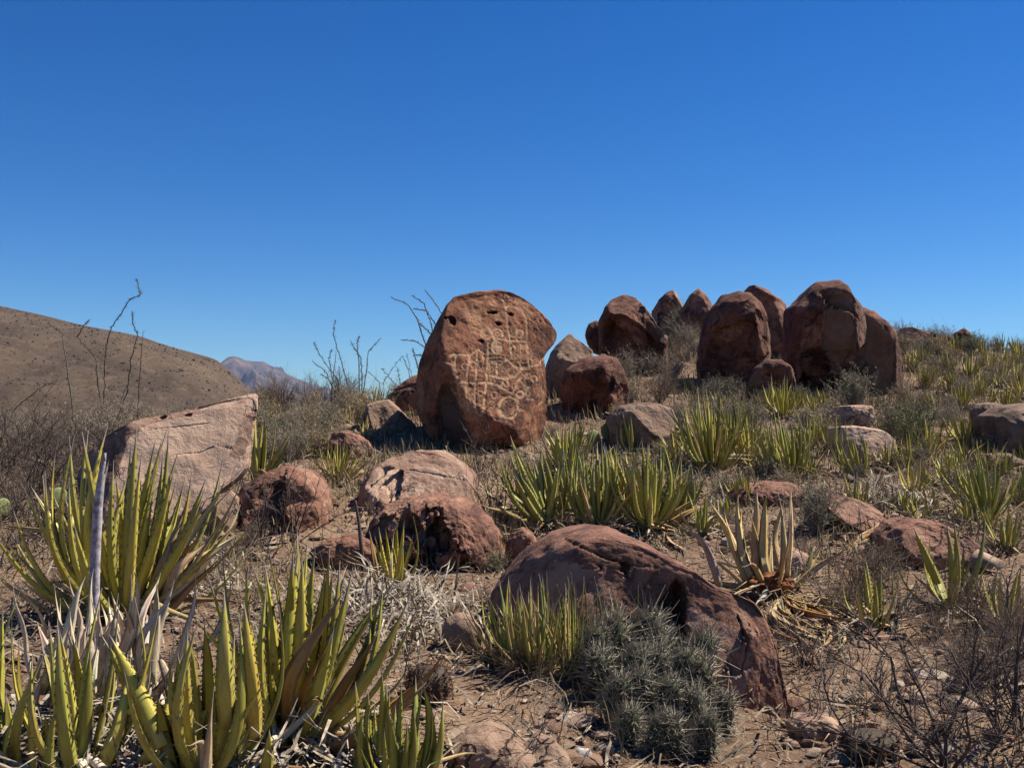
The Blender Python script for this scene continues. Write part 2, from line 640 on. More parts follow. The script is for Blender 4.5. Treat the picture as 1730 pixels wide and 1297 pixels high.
hill_sil = [(-900, 500), (-500, 490), (-250, 497), (-100, 505), (0, 515), (70, 530), (140, 547), (180, 555), (240, 568), (300, 588), (345, 601), (365, 608), (385, 624), (412, 648), (440, 676), (480, 712), (560, 770), (640, 830)]
hV, hF = range_mesh('hill', hill_sil, 380, 120, 640, -26, M['hill'], 9.0, 0.022, 3.0, 260, 110)
hme = mesh_from('hill', hV.reshape(-1, 3), hF, [M['hill']])
tag(link('hill', hme), 'smooth brown hill covered in dry scrub', kind='structure')
mt_sil = [(60, 690), (200, 640), (300, 628), (350, 622), (372, 612), (384, 603), (396, 601.5), (405, 603), (414, 607), (430, 609), (446, 611), (458, 617), (472, 625), (488, 633), (505, 640), (522, 648), (540, 655), (565, 664), (590, 674), (640, 690), (760, 712)]
mV, mF = range_mesh('mountain', mt_sil, 4200, 3300, 5200, -40, M['mountain'], 130, 0.006, 9.0, 320, 90, 1.15)
mme = mesh_from('mountain', mV.reshape(-1, 3), mF, [M['mountain']])
v_ = mV.reshape(-1, 3)
top = np.interp(v_[:, 0], mV[89, :, 0], mV[89, :, 2])
crag = sstep(0.80, 0.87, v_[:, 2] / np.maximum(top, 1)) * sstep(0.995, 0.97, v_[:, 2] / np.maximum(top, 1)) * sstep(-1220, -1180, v_[:, 0]) * sstep(-1060, -1110, v_[:, 0])
attr(mme, 'fresh', np.clip(crag, 0, 1) * 0.12)
tag(link('mountain', mme), 'hazy far mountain with a cliff band under its top', kind='structure')

# ------------------------------------------------------------------ boulders
_disc = {}
RES = {4: (26, 64), 5: (46, 120), 6: (76, 170), 7: (150, 310)}


def ball(sub, box):
    """a sphere whose near side is an even polar grid, so that planes and marks keep their edges"""
    if (sub, box) not in _disc:
        nr, na = RES[sub]
        f = np.concatenate([np.linspace(0, 0.93, nr)[1:], 1 - 0.07 * np.linspace(1, 0, nr // 5)[1:] ** 2])
        bk = np.linspace(1, 0, max(nr // 4, 8))[1:-1]
        rho = np.concatenate([f ** (1 / box), bk ** 0.7])
        sg = np.concatenate([-np.ones(len(f)), np.ones(len(bk))])
        yy = sg * np.sqrt(np.clip(1 - rho ** 2, 0, 1))
        th = np.linspace(0, 2 * math.pi, na, endpoint=False)
        nrr = len(rho)
        V = np.stack([rho[:, None] * np.cos(th)[None], np.repeat(yy[:, None], na, 1), rho[:, None] * np.sin(th)[None]], -1).reshape(-1, 3)
        ii = np.arange(nrr - 1)[:, None] * na
        jj = np.arange(na)[None]
        j2 = (jj + 1) % na
        Q = np.stack([ii + jj, ii + na + jj, ii + na + j2, ii + j2], -1).reshape(-1, 4)
        n = len(V)
        V = np.concatenate([V, [[0, -1, 0], [0, 1, 0]]])
        F = [tuple(map(int, q)) for q in Q]
        F += [(n, k, (k + 1) % na) for k in range(na)]
        l = (nrr - 1) * na
        F += [(n + 1, l + (k + 1) % na, l + k) for k in range(na)]
        _disc[(sub, box)] = (V, F)
    return _disc[(sub, box)]


def poly_sd(px, py, poly):
    """signed distance to a polygon, positive inside"""
    poly = np.asarray(poly, float)
    d = np.full(len(px), 1e9)
    ins = np.zeros(len(px), bool)
    n = len(poly)
    for i in range(n):
        a, b = poly[i], poly[(i + 1) % n]
        e = b - a
        t = np.clip(((px - a[0]) * e[0] + (py - a[1]) * e[1]) / (e @ e + 1e-9), 0, 1)
        d = np.minimum(d, np.hypot(px - a[0] - t * e[0], py - a[1] - t * e[1]))
        c = ((a[1] > py) != (b[1] > py)) & (px < (b[0] - a[0]) * (py - a[1]) / (b[1] - a[1] + 1e-12) + a[0])
        ins ^= c
    return np.where(ins, d, -d)


def line_d(px, py, pts):
    d = np.full(len(px), 1e9)
    for a, b in zip(pts[:-1], pts[1:]):
        ex, ey = b[0] - a[0], b[1] - a[1]
        t = np.clip(((px - a[0]) * ex + (py - a[1]) * ey) / (ex * ex + ey * ey + 1e-9), 0, 1)
        d = np.minimum(d, np.hypot(px - a[0] - t * ex, py - a[1] - t * ey))
    return d


def rock(name, label, outline, mat, front=None, back=None, Y=None, foot=None, planes=(), dents=(), patches=(), cracks=(), crumble=(),
         facets=0, seed=0, sub=5, box=0.8, rough=0.03, fine=0.016, skew=0.0, sink=None, cat='boulder', fresh=0.0, group=None, glyph=None, parent=None):
    """a boulder: its outline as seen from the path, its own distance (from the ground at its foot), depth, planes broken into its near side"""
    o = np.array(outline, float)
    x0, x1, y0, y1 = o[:, 0].min(), o[:, 0].max(), o[:, 1].min(), o[:, 1].max()
    if sink is None:
        sink = 0.35 * (y1 - y0)
    o2 = o.copy()
    low = o[:, 1] > y1 - 0.28 * (y1 - y0)
    o2[low, 1] += sink
    ctr = np.array([(x0 + x1) / 2, (y0 + y1 + sink) / 2])
    fx, fy = foot if foot else ((x0 + x1) / 2, y1)
    if Y is None:
        gY = G(fx, fy).y
        wm = min(x1 - x0, 1.6 * (y1 - y0)) * gY / FX
        tf = front if front else 0.42 * wm
        Y = gY + 0.55 * tf
    s = Y / FX
    if skew:                               # each point of the outline at its own distance
        c_ = skew * s / Y
        qx = 865 + (o2[:, 0] - 865) * (1 + c_ * (865 - ctr[0])) / (1 - c_ * (o2[:, 0] - 865))
        qy = 690 + (o2[:, 1] - 690) * (1 + c_ * (qx - ctr[0]))
        o2 = np.stack([qx, qy], 1)
        ctr[1] = (o2[:, 1].min() + o2[:, 1].max()) / 2
    wm = min(x1 - x0, 1.6 * (y1 - y0)) * s
    tf = front if front else 0.42 * wm
    tb = back if back else 0.5 * wm
    size = math.sqrt((x1 - x0) * (y1 - y0)) * s
    # polar outline
    dense = []
    for i in range(len(o2)):
        a, b = o2[i], o2[(i + 1) % len(o2)]
        for t in np.linspace(0, 1, 24, endpoint=False):
            dense.append(a + (b - a) * t)
    dense = np.array(dense) - ctr
    th = np.arctan2(-dense[:, 1], dense[:, 0])
    r = np.hypot(dense[:, 0], dense[:, 1])
    k = np.argsort(th)
    th, r = th[k], r[k]
    grid = np.linspace(-math.pi, math.pi, 721)
    R = np.interp(grid, np.concatenate([th - 2 * math.pi, th, th + 2 * math.pi]), np.concatenate([r, r, r]))
    ker = np.hanning(13)
    ker /= ker.sum()
    R = np.convolve(np.concatenate([R[-14:-1], R, R[1:14]]), ker, 'same')[13:-13]
    V, F = ball(sub, box)
    rho = np.hypot(V[:, 0], V[:, 2])
    tt = np.arctan2(V[:, 2], V[:, 0])
    phi_c, phi_s = rho, V[:, 1]
    rho2 = phi_c ** box
    yy = np.sign(phi_s) * np.abs(phi_s) ** box
    Rr = np.interp(tt, grid, R)
    u = Rr * np.cos(tt) * rho2          # pixels, right
    v = Rr * np.sin(tt) * rho2          # pixels, up
    y = np.where(yy < 0, tf * yy, tb * yy)
    PX, PY = ctr[0] + u, ctr[1] - v
    if skew:
        k_ = 1 + skew * u * s / Y
        PX, PY = 865 + (PX - 865) / k_, 690 + (PY - 690) / k_
    fr = np.full(len(V), float(fresh))
    isfront = yy < 0.15
    wig = fbm(np.stack([u * s, v * s, y], 1) * (3.0 / size) + seed * 3.1, 4)
    for pl in planes:
        px, py, d, b, c = pl[:5]
        yp = d + b * (PX - px) * s - c * (PY - py) * s + wig * size * 0.022
        kk = size * 0.02
        h = np.clip(0.5 + 0.5 * (yp - y) / kk, 0, 1)
        yn = y + (yp - y) * h + kk * h * (1 - h)
        yn = np.where(isfront, np.maximum(yn, y), np.maximum(y, yp + 0.06 * size * (1 - rho2)))
        moved = ((yn - y) > 0.002) & isfront
        y = yn
        if len(pl) > 5:
            fr = np.where(moved & (yp > y - 0.01), pl[5], fr)
    pos = np.stack([u * s, y, v * s], 1)
    rs = np.random.default_rng(100 + seed)
    for k in range(facets):
        n = rs.normal(size=3)
        n[1] = -abs(n[1]) * 0.9
        n[2] = n[2] * 0.8 + 0.15
        n /= np.linalg.norm(n)
        d = pos @ n
        lim = d.max() * rs.uniform(0.70, 0.93)
        over = np.maximum(d + wig * size * 0.03 - lim, 0)
        pos = pos - n[None] * over[:, None] * 0.96
        if rs.random() < 0.35:
            fr = np.maximum(fr, np.where(over > 0.004, 0.8, 0))
    jag = 2.2 * fbm(np.stack([PX, PY, 0 * PX], 1) * 0.16 + seed, 3) * (size / s) / 160
    for poly, depth, edge in dents:
        sd = poly_sd(PX, PY, poly) + jag
        a = sstep(0, edge, sd) * (yy < 0)
        pos[:, 1] += depth * a
    for pts, wd, depth in cracks:
        dd = line_d(PX, PY, pts) + np.abs(jag) * 0.8
        pos[:, 1] += depth * sstep(wd, wd * 0.2, dd) * (yy < 0)
    for poly, ncell, depth, val in crumble:              # a face broken into angular chunks
        rc = np.random.default_rng(500 + seed)
        pp = np.array(poly, float)
        sx = rc.uniform(pp[:, 0].min(), pp[:, 0].max(), ncell)
        sy = rc.uniform(pp[:, 1].min(), pp[:, 1].max(), ncell)
        dep = rc.uniform(0, 1, ncell) ** 1.5 * depth
        tx, ty = rc.normal(0, 0.35, ncell), rc.normal(0, 0.35, ncell)
        wx = PX + 9 * fbm(np.stack([PX, PY, 0 * PX], 1) * 0.05 + 3, 3)
        wy = PY + 9 * fbm(np.stack([PX, PY, 0 * PX], 1) * 0.05 + 40, 3)
        d2 = (wx[:, None] - sx[None]) ** 2 * 1.5 + (wy[:, None] - sy[None]) ** 2 * 0.7
        near = d2.argmin(1)
        a = sstep(-1, 4, poly_sd(PX, PY, poly) + 3 * jag) * (yy < 0) * np.clip((1 - rho2) * 2.6, 0, 1)
        pos[:, 1] += a * (dep[near] + (tx[near] * (wx - sx[near]) + ty[near] * (wy - sy[near])) * s)
        fr = fr * (1 - a) + a * np.where(rc.random(ncell)[near] < 0.6, val, 0.0)
    for poly, val in patches:
        sd = poly_sd(PX, PY, poly) + 2 * jag
        a = sstep(-2, 2, sd) * (yy < 0.1)
        fr = fr * (1 - a) + val * a
    gl = np.zeros(len(V))
    ho = np.zeros(len(V))
    if glyph:
        for pts, wd, st in [(q, w * 0.86, k) for q, w, k in glyph['lines']]:
            d = line_d(PX, PY, pts)
            gl = np.maximum(gl, st * sstep(wd, wd * 0.35, d) * (yy < 0))
        for poly, depth in glyph['holes']:
            sd = poly_sd(PX, PY, poly) + 0.5 * jag
            a = sstep(-0.5, 2.0, sd) * (yy < 0)
            pos[:, 1] += depth * a
            ho = np.maximum(ho, a)
        pos[:, 1] += 0.004 * gl
    if skew:
        pos[:, 1] += skew * pos[:, 0]
    me = mesh_from(name, pos, F, [M[mat]])
    nn = np.empty(len(V) * 3, np.float32)
    me.vertices.foreach_get('normal', nn)
    nn = nn.reshape(-1, 3)
    f1 = fbm(pos * (2.2 / size) + seed * 7.7, 3)
    f2 = fbm(pos * 7.0 + seed * 1.3, 5, 0.55)
    f3 = np.abs(fbm(pos * 16.0 + seed, 3, 0.6))
    rg = 1 - 0.6 * fr
    pos = pos + nn * ((rough * size * f1) + fine * f2 * rg - fine * 0.9 * f3 * rg)[:, None]
    base = P(ctr[0], ctr[1], Y)
    zlow = pos[:, 2].min()
    pos[:, 2] -= zlow
    me.vertices.foreach_set('co', pos.astype(np.float32).ravel())
    attr(me, 'fresh', fr)
    if glyph:
        attr(me, 'glyph', gl)
        attr(me, 'hole', ho)
    me.update()
    ob = link(name, me, None, (base.x, base.y, base.z + zlow))
    tag(ob, label, cat, group)
    ROCKS.append((base.x, base.y, 0.5 * (x1 - x0) * s))
    return ob


ROCKS = []

# the carved boulder -------------------------------------------------
def cc(pts):                                 # points measured in an enlarged view of the boulder
    return [(740 + a / 4.632, 480 + b / 4.632) for a, b in pts]


def ring(x, y, rx, ry=None, n=20):
    ry = ry or rx
    return cc([(x + rx * math.cos(2 * math.pi * k / n), y + ry * math.sin(2 * math.pi * k / n)) for k in range(n + 1)])


GL = [
    (cc([(505, 125), (530, 180), (540, 270), (560, 380), (570, 470), (580, 575)]), 3.0, 1.0),
    (cc([(400, 150), (415, 175), (432, 205)]), 2.6, 0.9),
    (cc([(530, 185), (590, 172), (650, 205), (685, 260), (695, 330), (695, 450), (698, 560), (715, 665)]), 3.2, 0.85),
    (ring(470, 400, 40), 3.4, 0.9), (ring(470, 400, 15), 3.0, 0.55),
    (ring(466, 505, 34, 48), 4.0, 0.8), (ring(466, 505, 12, 26), 5.0, 0.7),
    (ring(385, 402, 36, 44), 4.5, 0.45), (ring(385, 402, 12), 5.0, 0.35),
    (ring(638, 390, 24, 32), 2.6, 0.85), (ring(592, 378, 22, 40), 3.0, 0.5),
    (cc([(440, 440), (500, 437), (560, 446), (630, 455), (692, 452)]), 3.6, 0.9),
    (cc([(580, 490), (640, 495), (690, 490)]), 4, 0.45), (cc([(580, 560), (640, 570), (700, 560)]), 5, 0.4),
    (cc([(120, 590), (155, 568), (215, 575), (265, 572), (300, 545), (335, 530), (365, 552), (366, 605)]), 3.2, 0.9),
    (cc([(165, 585), (155, 650), (180, 740), (185, 810), (192, 890)]), 2.8, 0.9),
    (cc([(265, 580), (252, 690), (244, 780), (245, 880), (260, 985)]), 2.8, 0.95),
    (cc([(320, 545), (320, 660), (310, 790), (312, 900), (316, 1000)]), 2.8, 0.9),
    (cc([(402, 470), (400, 640), (392, 760), (378, 880), (370, 990)]), 3.0, 1.0),
    (cc([(315, 998), (345, 1024), (371, 990)]), 3.0, 0.8),
    (cc([(165, 775), (240, 778), (310, 786), (392, 774), (450, 785), (500, 800)]), 3.2, 0.95),
    (cc([(80, 633), (135, 640), (160, 690), (180, 745)]), 2.8, 0.8),
    (cc([(400, 640), (440, 615), (490, 640), (545, 598), (600, 650), (660, 662), (720, 650), (780, 640), (815, 590)]), 3.4, 0.85),
    (cc([(470, 640), (472, 735)]), 2.8, 0.9), (cc([(415, 640), (412, 715)]), 2.8, 0.6),
    (cc([(415, 722), (470, 735), (540, 738), (600, 728), (640, 690), (660, 662)]), 3.6, 0.9),
    (cc([(505, 800), (525, 745), (548, 745), (555, 775)]), 2.6, 0.8),
    (cc([(480, 800), (530, 830), (580, 856), (605, 820), (622, 770), (650, 735)]), 3.2, 0.85),
    (ring(555, 965, 68, 82), 3.6, 0.95), (ring(555, 965, 42, 55), 2.4, 0.35),
    (cc([(490, 920), (475, 980), (500, 1040)]), 4, 0.5),
    (ring(641, 866, 25), 3.4, 0.9), (cc([(620, 890), (622, 950), (630, 990)]), 4.0, 0.6),
    (cc([(650, 760), (690, 832), (728, 785), (790, 782), (820, 840), (822, 910), (780, 950)]), 3.2, 0.8),
    (ring(748, 745, 22), 2.6, 0.7), (cc([(690, 900), (735, 905), (775, 880), (785, 840)]), 3.0, 0.6),
    (cc([(700, 700), (680, 760), (700, 800)]), 3, 0.6), (cc([(740, 970), (735, 1010)]), 4, 0.4),
    (cc([(600, 130), (680, 170), (740, 230)]), 5, 0.35), (cc([(460, 240), (465, 290)]), 6, 0.5), (cc([(230, 215), (250, 290), (330, 270)]), 6, 0.35),
]
for k in range(5):                                   # rows of small cells beside the bars
    GL.append((cc([(415, 560 + 26 * k + random.uniform(-5, 5)), (480, 555 + 27 * k), (560, 565 + 26 * k), (640, 560 + 27 * k), (700, 570 + 26 * k + random.uniform(-5, 5))]), 2.0, 0.45))
for k, (x_, y_) in enumerate([(430, 670), (520, 670), (575, 690), (640, 700), (700, 720), (440, 760), (540, 780), (600, 800), (700, 860), (770, 830), (230, 660), (290, 640), (350, 640), (220, 830), (280, 850), (345, 860), (210, 930), (285, 930), (450, 870), (430, 940), (720, 560), (760, 620), (790, 700)]):
    GL.append((ring(x_, y_, random.uniform(16, 26), random.uniform(18, 32), 12), 2.2, random.uniform(0.35, 0.65)))
GL += [(cc([(600, 480), (605, 560), (600, 640)]), 2.2, 0.6), (cc([(645, 480), (650, 570), (645, 650)]), 2.2, 0.6), (cc([(150, 860), (240, 870), (315, 862), (380, 870)]), 2.2, 0.55), (cc([(200, 950), (260, 955), (320, 945), (375, 950)]), 2.2, 0.5), (cc([(170, 680), (250, 690), (320, 680), (398, 690)]), 2.2, 0.5),
       (cc([(280, 180), (300, 240), (280, 300), (330, 330)]), 3.0, 0.4), (cc([(700, 250), (760, 300), (800, 360), (840, 400)]), 3.0, 0.35), (cc([(640, 980), (700, 1000), (770, 985)]), 2.6, 0.5), (cc([(420, 1000), (450, 1050), (540, 1070)]), 2.6, 0.5)]
HOLES = [
    (cc([(383, 232), (410, 222), (440, 220), (462, 224), (460, 245), (430, 248), (395, 250)]), 0.12),
    (cc([(545, 236), (568, 226), (585, 236), (580, 254), (555, 256)]), 0.11),
    (cc([(452, 318), (470, 306), (490, 316), (502, 332), (478, 340), (458, 332)]), 0.12),
    (cc([(100, 285), (130, 275), (160, 310), (150, 350), (110, 335)]), 0.03),
    (cc([(320, 462), (350, 445), (375, 465), (355, 482)]), 0.03), (cc([(65, 288), (85, 280), (98, 296), (75, 304)]), 0.04),
    (cc([(785, 292), (805, 286), (818, 298), (800, 303)]), 0.02),
]
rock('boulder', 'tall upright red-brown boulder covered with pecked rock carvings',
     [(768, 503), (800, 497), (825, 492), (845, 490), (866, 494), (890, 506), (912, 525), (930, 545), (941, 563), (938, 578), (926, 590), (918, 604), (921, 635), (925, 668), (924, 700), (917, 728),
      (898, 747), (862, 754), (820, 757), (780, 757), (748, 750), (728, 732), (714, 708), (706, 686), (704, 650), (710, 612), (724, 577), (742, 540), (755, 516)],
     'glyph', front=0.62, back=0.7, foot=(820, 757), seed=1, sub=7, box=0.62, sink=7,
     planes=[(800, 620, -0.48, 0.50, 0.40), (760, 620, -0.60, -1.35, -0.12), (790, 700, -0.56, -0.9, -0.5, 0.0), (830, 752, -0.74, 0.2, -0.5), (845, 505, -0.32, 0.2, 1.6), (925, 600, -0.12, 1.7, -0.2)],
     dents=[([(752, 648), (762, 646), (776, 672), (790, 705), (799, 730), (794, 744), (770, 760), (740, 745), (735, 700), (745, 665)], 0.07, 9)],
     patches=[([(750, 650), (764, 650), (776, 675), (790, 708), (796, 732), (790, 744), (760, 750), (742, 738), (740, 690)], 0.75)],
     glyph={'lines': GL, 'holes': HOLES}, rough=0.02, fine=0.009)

# boulders along the ridge
rock('boulder', 'grey-tan angular block wedged behind the carved boulder', [(918, 628), (930, 596), (945, 578), (965, 560), (982, 573), (1000, 592), (1003, 615), (985, 640), (975, 662), (930, 665)],
     'grey', front=0.4, back=0.5, foot=(950, 668), seed=2, planes=[(960, 610, -0.30, 0.2, -0.25), (950, 590, -0.30, 0.15, 0.7, 0.9)], facets=2, fresh=0.55)
rock('boulder', 'low rounded dark brown boulder beside the carved boulder', [(944, 655), (955, 625), (985, 606), (1018, 598), (1042, 606), (1055, 630), (1062, 660), (1050, 690), (1005, 700), (958, 696)],
     'varnish', front=0.5, back=0.6, foot=(1000, 698), seed=3, facets=3, planes=[(1000, 660, -0.42, -0.25, -0.4), (1042, 640, -0.3, 1.2, 0)], crumble=[([(934, 588), (1072, 588), (1072, 760), (934, 760)], 7, 0.09, 0.1)])
rock('boulder', 'small dark boulder leaning on the dome with the overhang', [(987, 566), (993, 547), (1008, 541), (1022, 545), (1026, 572), (1018, 596), (998, 590)], 'varnish', Y=14.4, seed=4, sub=4, facets=2, sink=6)
rock('boulder', 'brown dome boulder with a lit cap over a deep dark overhang', [(1014, 580), (1013, 545), (1021, 522), (1034, 506), (1052, 499), (1068, 499), (1086, 509), (1104, 527), (1118, 545), (1126, 568), (1122, 605), (1095, 628), (1045, 628), (1017, 612)],
     'varnish', front=0.6, back=0.6, foot=(1065, 634), seed=5, facets=4, sub=6, planes=[(1060, 535, -0.50, -0.3, -0.5)], dents=[([(990, 566), (1016, 545), (1038, 534), (1066, 540), (1088, 548), (1106, 566), (1116, 592), (1122, 720), (960, 720)], 0.12, 9)], rough=0.05, crumble=[([(1003, 489), (1136, 489), (1136, 688), (1003, 688)], 9, 0.1, 0.1)])
rock('boulder', 'leaning rounded boulder on the crest, left of a peaked one', [(1099, 524), (1112, 504), (1128, 493), (1144, 489), (1156, 496), (1159, 510), (1152, 530), (1152, 566), (1112, 570), (1104, 545)], 'red', Y=18.0, seed=6, facets=3, planes=[(1120, 530, -0.3, -0.4, -0.5), (1140, 515, -0.36, 0.6, 0.4)], sub=5, crumble=[([(1089, 479), (1169, 479), (1169, 630), (1089, 630)], 6, 0.1, 0.2)])
rock('boulder', 'peaked cone-shaped boulder standing on the crest', [(1144, 535), (1156, 512), (1166, 498), (1179, 487), (1192, 497), (1204, 514), (1202, 535), (1194, 560), (1150, 562)], 'red', Y=17.6, seed=7, planes=[(1165, 530, -0.34, -0.5, -0.2), (1168, 520, -0.36, 0.7, 0.25)], sub=5, facets=1, crumble=[([(1134, 477), (1214, 477), (1214, 622), (1134, 622)], 6, 0.1, 0.2)])
rock('boulder', 'thick hooded boulder with a square lit right edge', [(1182, 612), (1184, 580), (1191, 548), (1202, 520), (1218, 501), (1240, 494), (1262, 497), (1280, 512), (1289, 535), (1294, 570), (1297, 602), (1284, 618), (1272, 650), (1222, 660), (1188, 648)],
     'varnish', front=0.62, back=0.6, foot=(1230, 660), seed=8, sub=6, box=0.7, planes=[(1264, 580, -0.52, -0.25, -0.32), (1264, 580, -0.54, 1.05, 0.05), (1287, 580, -0.34, 2.4, 0, 0.9), (1240, 525, -0.5, 0.0, 0.75)],
     dents=[([(1160, 575), (1186, 560), (1212, 556), (1240, 549), (1262, 549), (1263, 720), (1140, 720)], 0.12, 6)], crumble=[([(1172, 484), (1307, 484), (1307, 720), (1172, 720)], 10, 0.09, 0.15), ([(1258, 575), (1300, 570), (1302, 660), (1262, 660)], 14, 0.10, 0.5)], rough=0.04)
rock('boulder', 'smooth round-backed boulder behind the hooded boulder', [(1248, 497), (1258, 485), (1270, 480), (1286, 485), (1306, 498), (1324, 510), (1337, 520), (1335, 560), (1330, 600), (1285, 610), (1262, 560)],
     'red', Y=15.6, seed=9, facets=3, front=0.5, back=0.6, planes=[(1315, 560, -0.38, -0.5, -0.15), (1318, 560, -0.36, 0.9, 0, 0.5)], crumble=[([(1238, 470), (1347, 470), (1347, 670), (1238, 670)], 5, 0.06, 0.2)])
rock('boulder', 'highest boulder of the ridge with a pointed top and flat dark face', [(1333, 540), (1336, 520), (1350, 506), (1362, 491), (1378, 480), (1396, 476), (1413, 472), (1421, 480), (1430, 500), (1444, 514), (1452, 560), (1452, 640), (1420, 672), (1360, 672), (1332, 632), (1330, 580)],
     'varnish', front=0.7, back=0.7, foot=(1395, 672), seed=10, sub=6, box=0.72, planes=[(1400, 560, -0.58, -0.2, -0.18), (1424, 520, -0.5, 1.3, 0.1, 0.9)],
     dents=[([(1374, 512), (1395, 503), (1416, 502), (1426, 512), (1420, 540), (1418, 600), (1400, 640), (1370, 590)], 0.05, 3)], crumble=[([(1320, 462), (1462, 462), (1462, 732), (1320, 732)], 10, 0.1, 0.2), ([(1332, 600), (1370, 590), (1400, 640), (1420, 700), (1330, 700)], 12, 0.15, 0.2)], rough=0.045, patches=[([(1372, 510), (1395, 503), (1418, 502), (1424, 515), (1418, 600), (1400, 640), (1368, 590)], 0.8)])
rock('boulder', 'tall thin split slab with a shadowed flat face and sunlit edge', [(1424, 530), (1432, 517), (1452, 519), (1470, 527), (1490, 542), (1505, 562), (1514, 585), (1519, 612), (1520, 645), (1517, 672), (1498, 680), (1470, 680), (1440, 676), (1424, 600)],
     'varnish', front=0.38, back=0.3, foot=(1508, 668), seed=11, sub=6, box=0.5, planes=[(1494, 590, -0.34, -0.28, -0.22, 0.75), (1494, 590, -0.33, 1.1, 0.0, 0.5)], dents=[([(1480, 580), (1500, 575), (1503, 600), (1500, 660), (1478, 640)], 0.05, 6)], rough=0.015)
rock('boulder', 'low brown rock at the foot of the hooded boulder', [(1262, 650), (1275, 620), (1295, 606), (1318, 606), (1334, 618), (1348, 642), (1356, 668), (1310, 684), (1266, 676)], 'varnish', foot=(1310, 684), seed=12, facets=3, planes=[(1322, 640, -0.22, 1.0, 0.3, 0.7), (1322, 640, -0.22, -0.3, -0.3)], crumble=[([(1252, 596), (1366, 596), (1366, 744), (1252, 744)], 5, 0.05, 0.3)])
rock('boulder', 'long flat-topped rock on the crest beside the split slab', [(1508, 585), (1516, 563), (1524, 548), (1545, 557), (1565, 560), (1592, 567), (1612, 570), (1640, 586), (1600, 605), (1520, 605)], 'red', Y=18.8, front=0.35, back=0.4, seed=13, facets=3, planes=[(1526, 570, -0.25, 0.3, 0.3)], box=0.6)
rock('boulder', 'small round rock capping the end of a flat crest rock', [(1610, 572), (1615, 560), (1627, 553), (1638, 560), (1644, 575), (1642, 592), (1614, 592)], 'red', Y=18.9, seed=14, sub=4)
rock('boulder', 'large smooth grey-brown boulder on the slope of green agaves', [(1655, 738), (1668, 705), (1690, 688), (1725, 682), (1765, 690), (1800, 715), (1800, 770), (1750, 782), (1705, 768), (1672, 756)],
     'grey', front=0.5, back=0.6, foot=(1725, 776), seed=15, facets=2, sub=6, planes=[(1680, 720, -0.42, -0.7, -0.4, 0.0), (1690, 715, -0.42, 0.28, 0.1, 0.3), (1720, 755, -0.4, 0.2, -0.8, 0.3)], cracks=[([(1695, 700), (1720, 728), (1760, 740)], 2.0, 0.03)], fresh=0.35, crumble=[([(1645, 672), (1810, 672), (1810, 842), (1645, 842)], 5, 0.03, 0.3)])
rock('rock', 'square brown block touching the large smooth boulder', [(1641, 712), (1645, 690), (1654, 680), (1680, 679), (1698, 684), (1698, 720), (1680, 735), (1648, 728)], 'grey', Y=9.1, seed=16, cat='rock', facets=3, planes=[(1655, 700, -0.2, -0.9, 0)])
rock('rock', 'low angular pair of broken tan blocks below the grey-green bush', [(1400, 702), (1412, 686), (1440, 684), (1470, 685), (1478, 704), (1464, 722), (1410, 720)], 'tan', seed=17, facets=5, cat='rock', fresh=0.5, box=0.65)
rock('rock', 'broad flat tan rock with a chipped lit corner', [(1393, 742), (1404, 722), (1440, 719), (1478, 724), (1500, 740), (1507, 760), (1480, 772), (1410, 770)], 'tan', front=0.35, seed=18, facets=3, cat='rock', fresh=0.75, box=0.6, planes=[(1450, 740, -0.28, 0.2, 0.5, 0.9)])
rock('boulder', 'grey faceted boulder with a dark left side among agaves', [(1024, 716), (1030, 700), (1046, 686), (1075, 680), (1108, 680), (1132, 690), (1141, 712), (1134, 738), (1112, 758), (1065, 756), (1032, 742)],
     'grey', front=0.4, back=0.45, foot=(1085, 760), seed=19, sub=6, box=0.65, planes=[(1072, 712, -0.36, -0.55, -0.15, 0.0), (1072, 708, -0.36, 0.35, 0.62, 0.95), (1100, 735, -0.40, 0.3, -0.15, 0.8), (1078, 735, -0.36, -0.4, -0.3, 0.4)], rough=0.015)
rock('boulder', 'grey hollow-faced rock next to the carved boulder', [(609, 722), (616, 700), (622, 682), (640, 676), (658, 675), (668, 684), (684, 700), (702, 718), (697, 742), (676, 756), (640, 757), (615, 742)],
     'grey', front=0.34, back=0.35, Y=10.2, seed=20, sub=6, box=0.65, fresh=0.8, planes=[(626, 705, -0.26, -1.2, 0, 0.0), (640, 710, -0.29, 0.42, 0.5, 0.9), (672, 715, -0.24, 1.0, 0.4, 0.9)], dents=[([(630, 690), (655, 684), (668, 705), (670, 735), (640, 742), (626, 722)], 0.04, 26)])
rock('rock', 'small red rock half buried near the hollow-faced grey rock', [(556, 746), (562, 730), (580, 727), (606, 733), (624, 744), (632, 762), (612, 776), (570, 774)], 'red', seed=21, cat='rock', facets=2)
rock('boulder', 'sloping striped red boulder half hidden behind the carved boulder', [(654, 672), (668, 655), (690, 640), (712, 630), (740, 626), (760, 650), (755, 690), (720, 700), (690, 696), (664, 690)], 'red', Y=11.2, seed=22, planes=[(690, 668, -0.3, -0.2, -0.1)], cracks=[([(660, 662), (700, 650), (735, 645)], 2, 0.03), ([(665, 675), (690, 662)], 2, 0.03)])
rock('boulder', 'low flat bedrock hump below the carved boulder', [(604, 842), (618, 815), (640, 788), (664, 768), (700, 760), (745, 766), (782, 784), (802, 808), (812, 838), (790, 858), (700, 868), (630, 864)],
     'tan', front=0.75, back=0.9, foot=(710, 862), seed=23, sub=6, box=0.7, planes=[(700, 820, -0.5, 0.15, 1.5, 0.35), (640, 840, -0.55, -0.6, 0.3)], cracks=[([(700, 790), (740, 797), (790, 806)], 1.5, 0.02)], crumble=[([(610, 850), (625, 810), (650, 782), (690, 790), (690, 880), (610, 880)], 14, 0.16, 0.7)], rough=0.05)
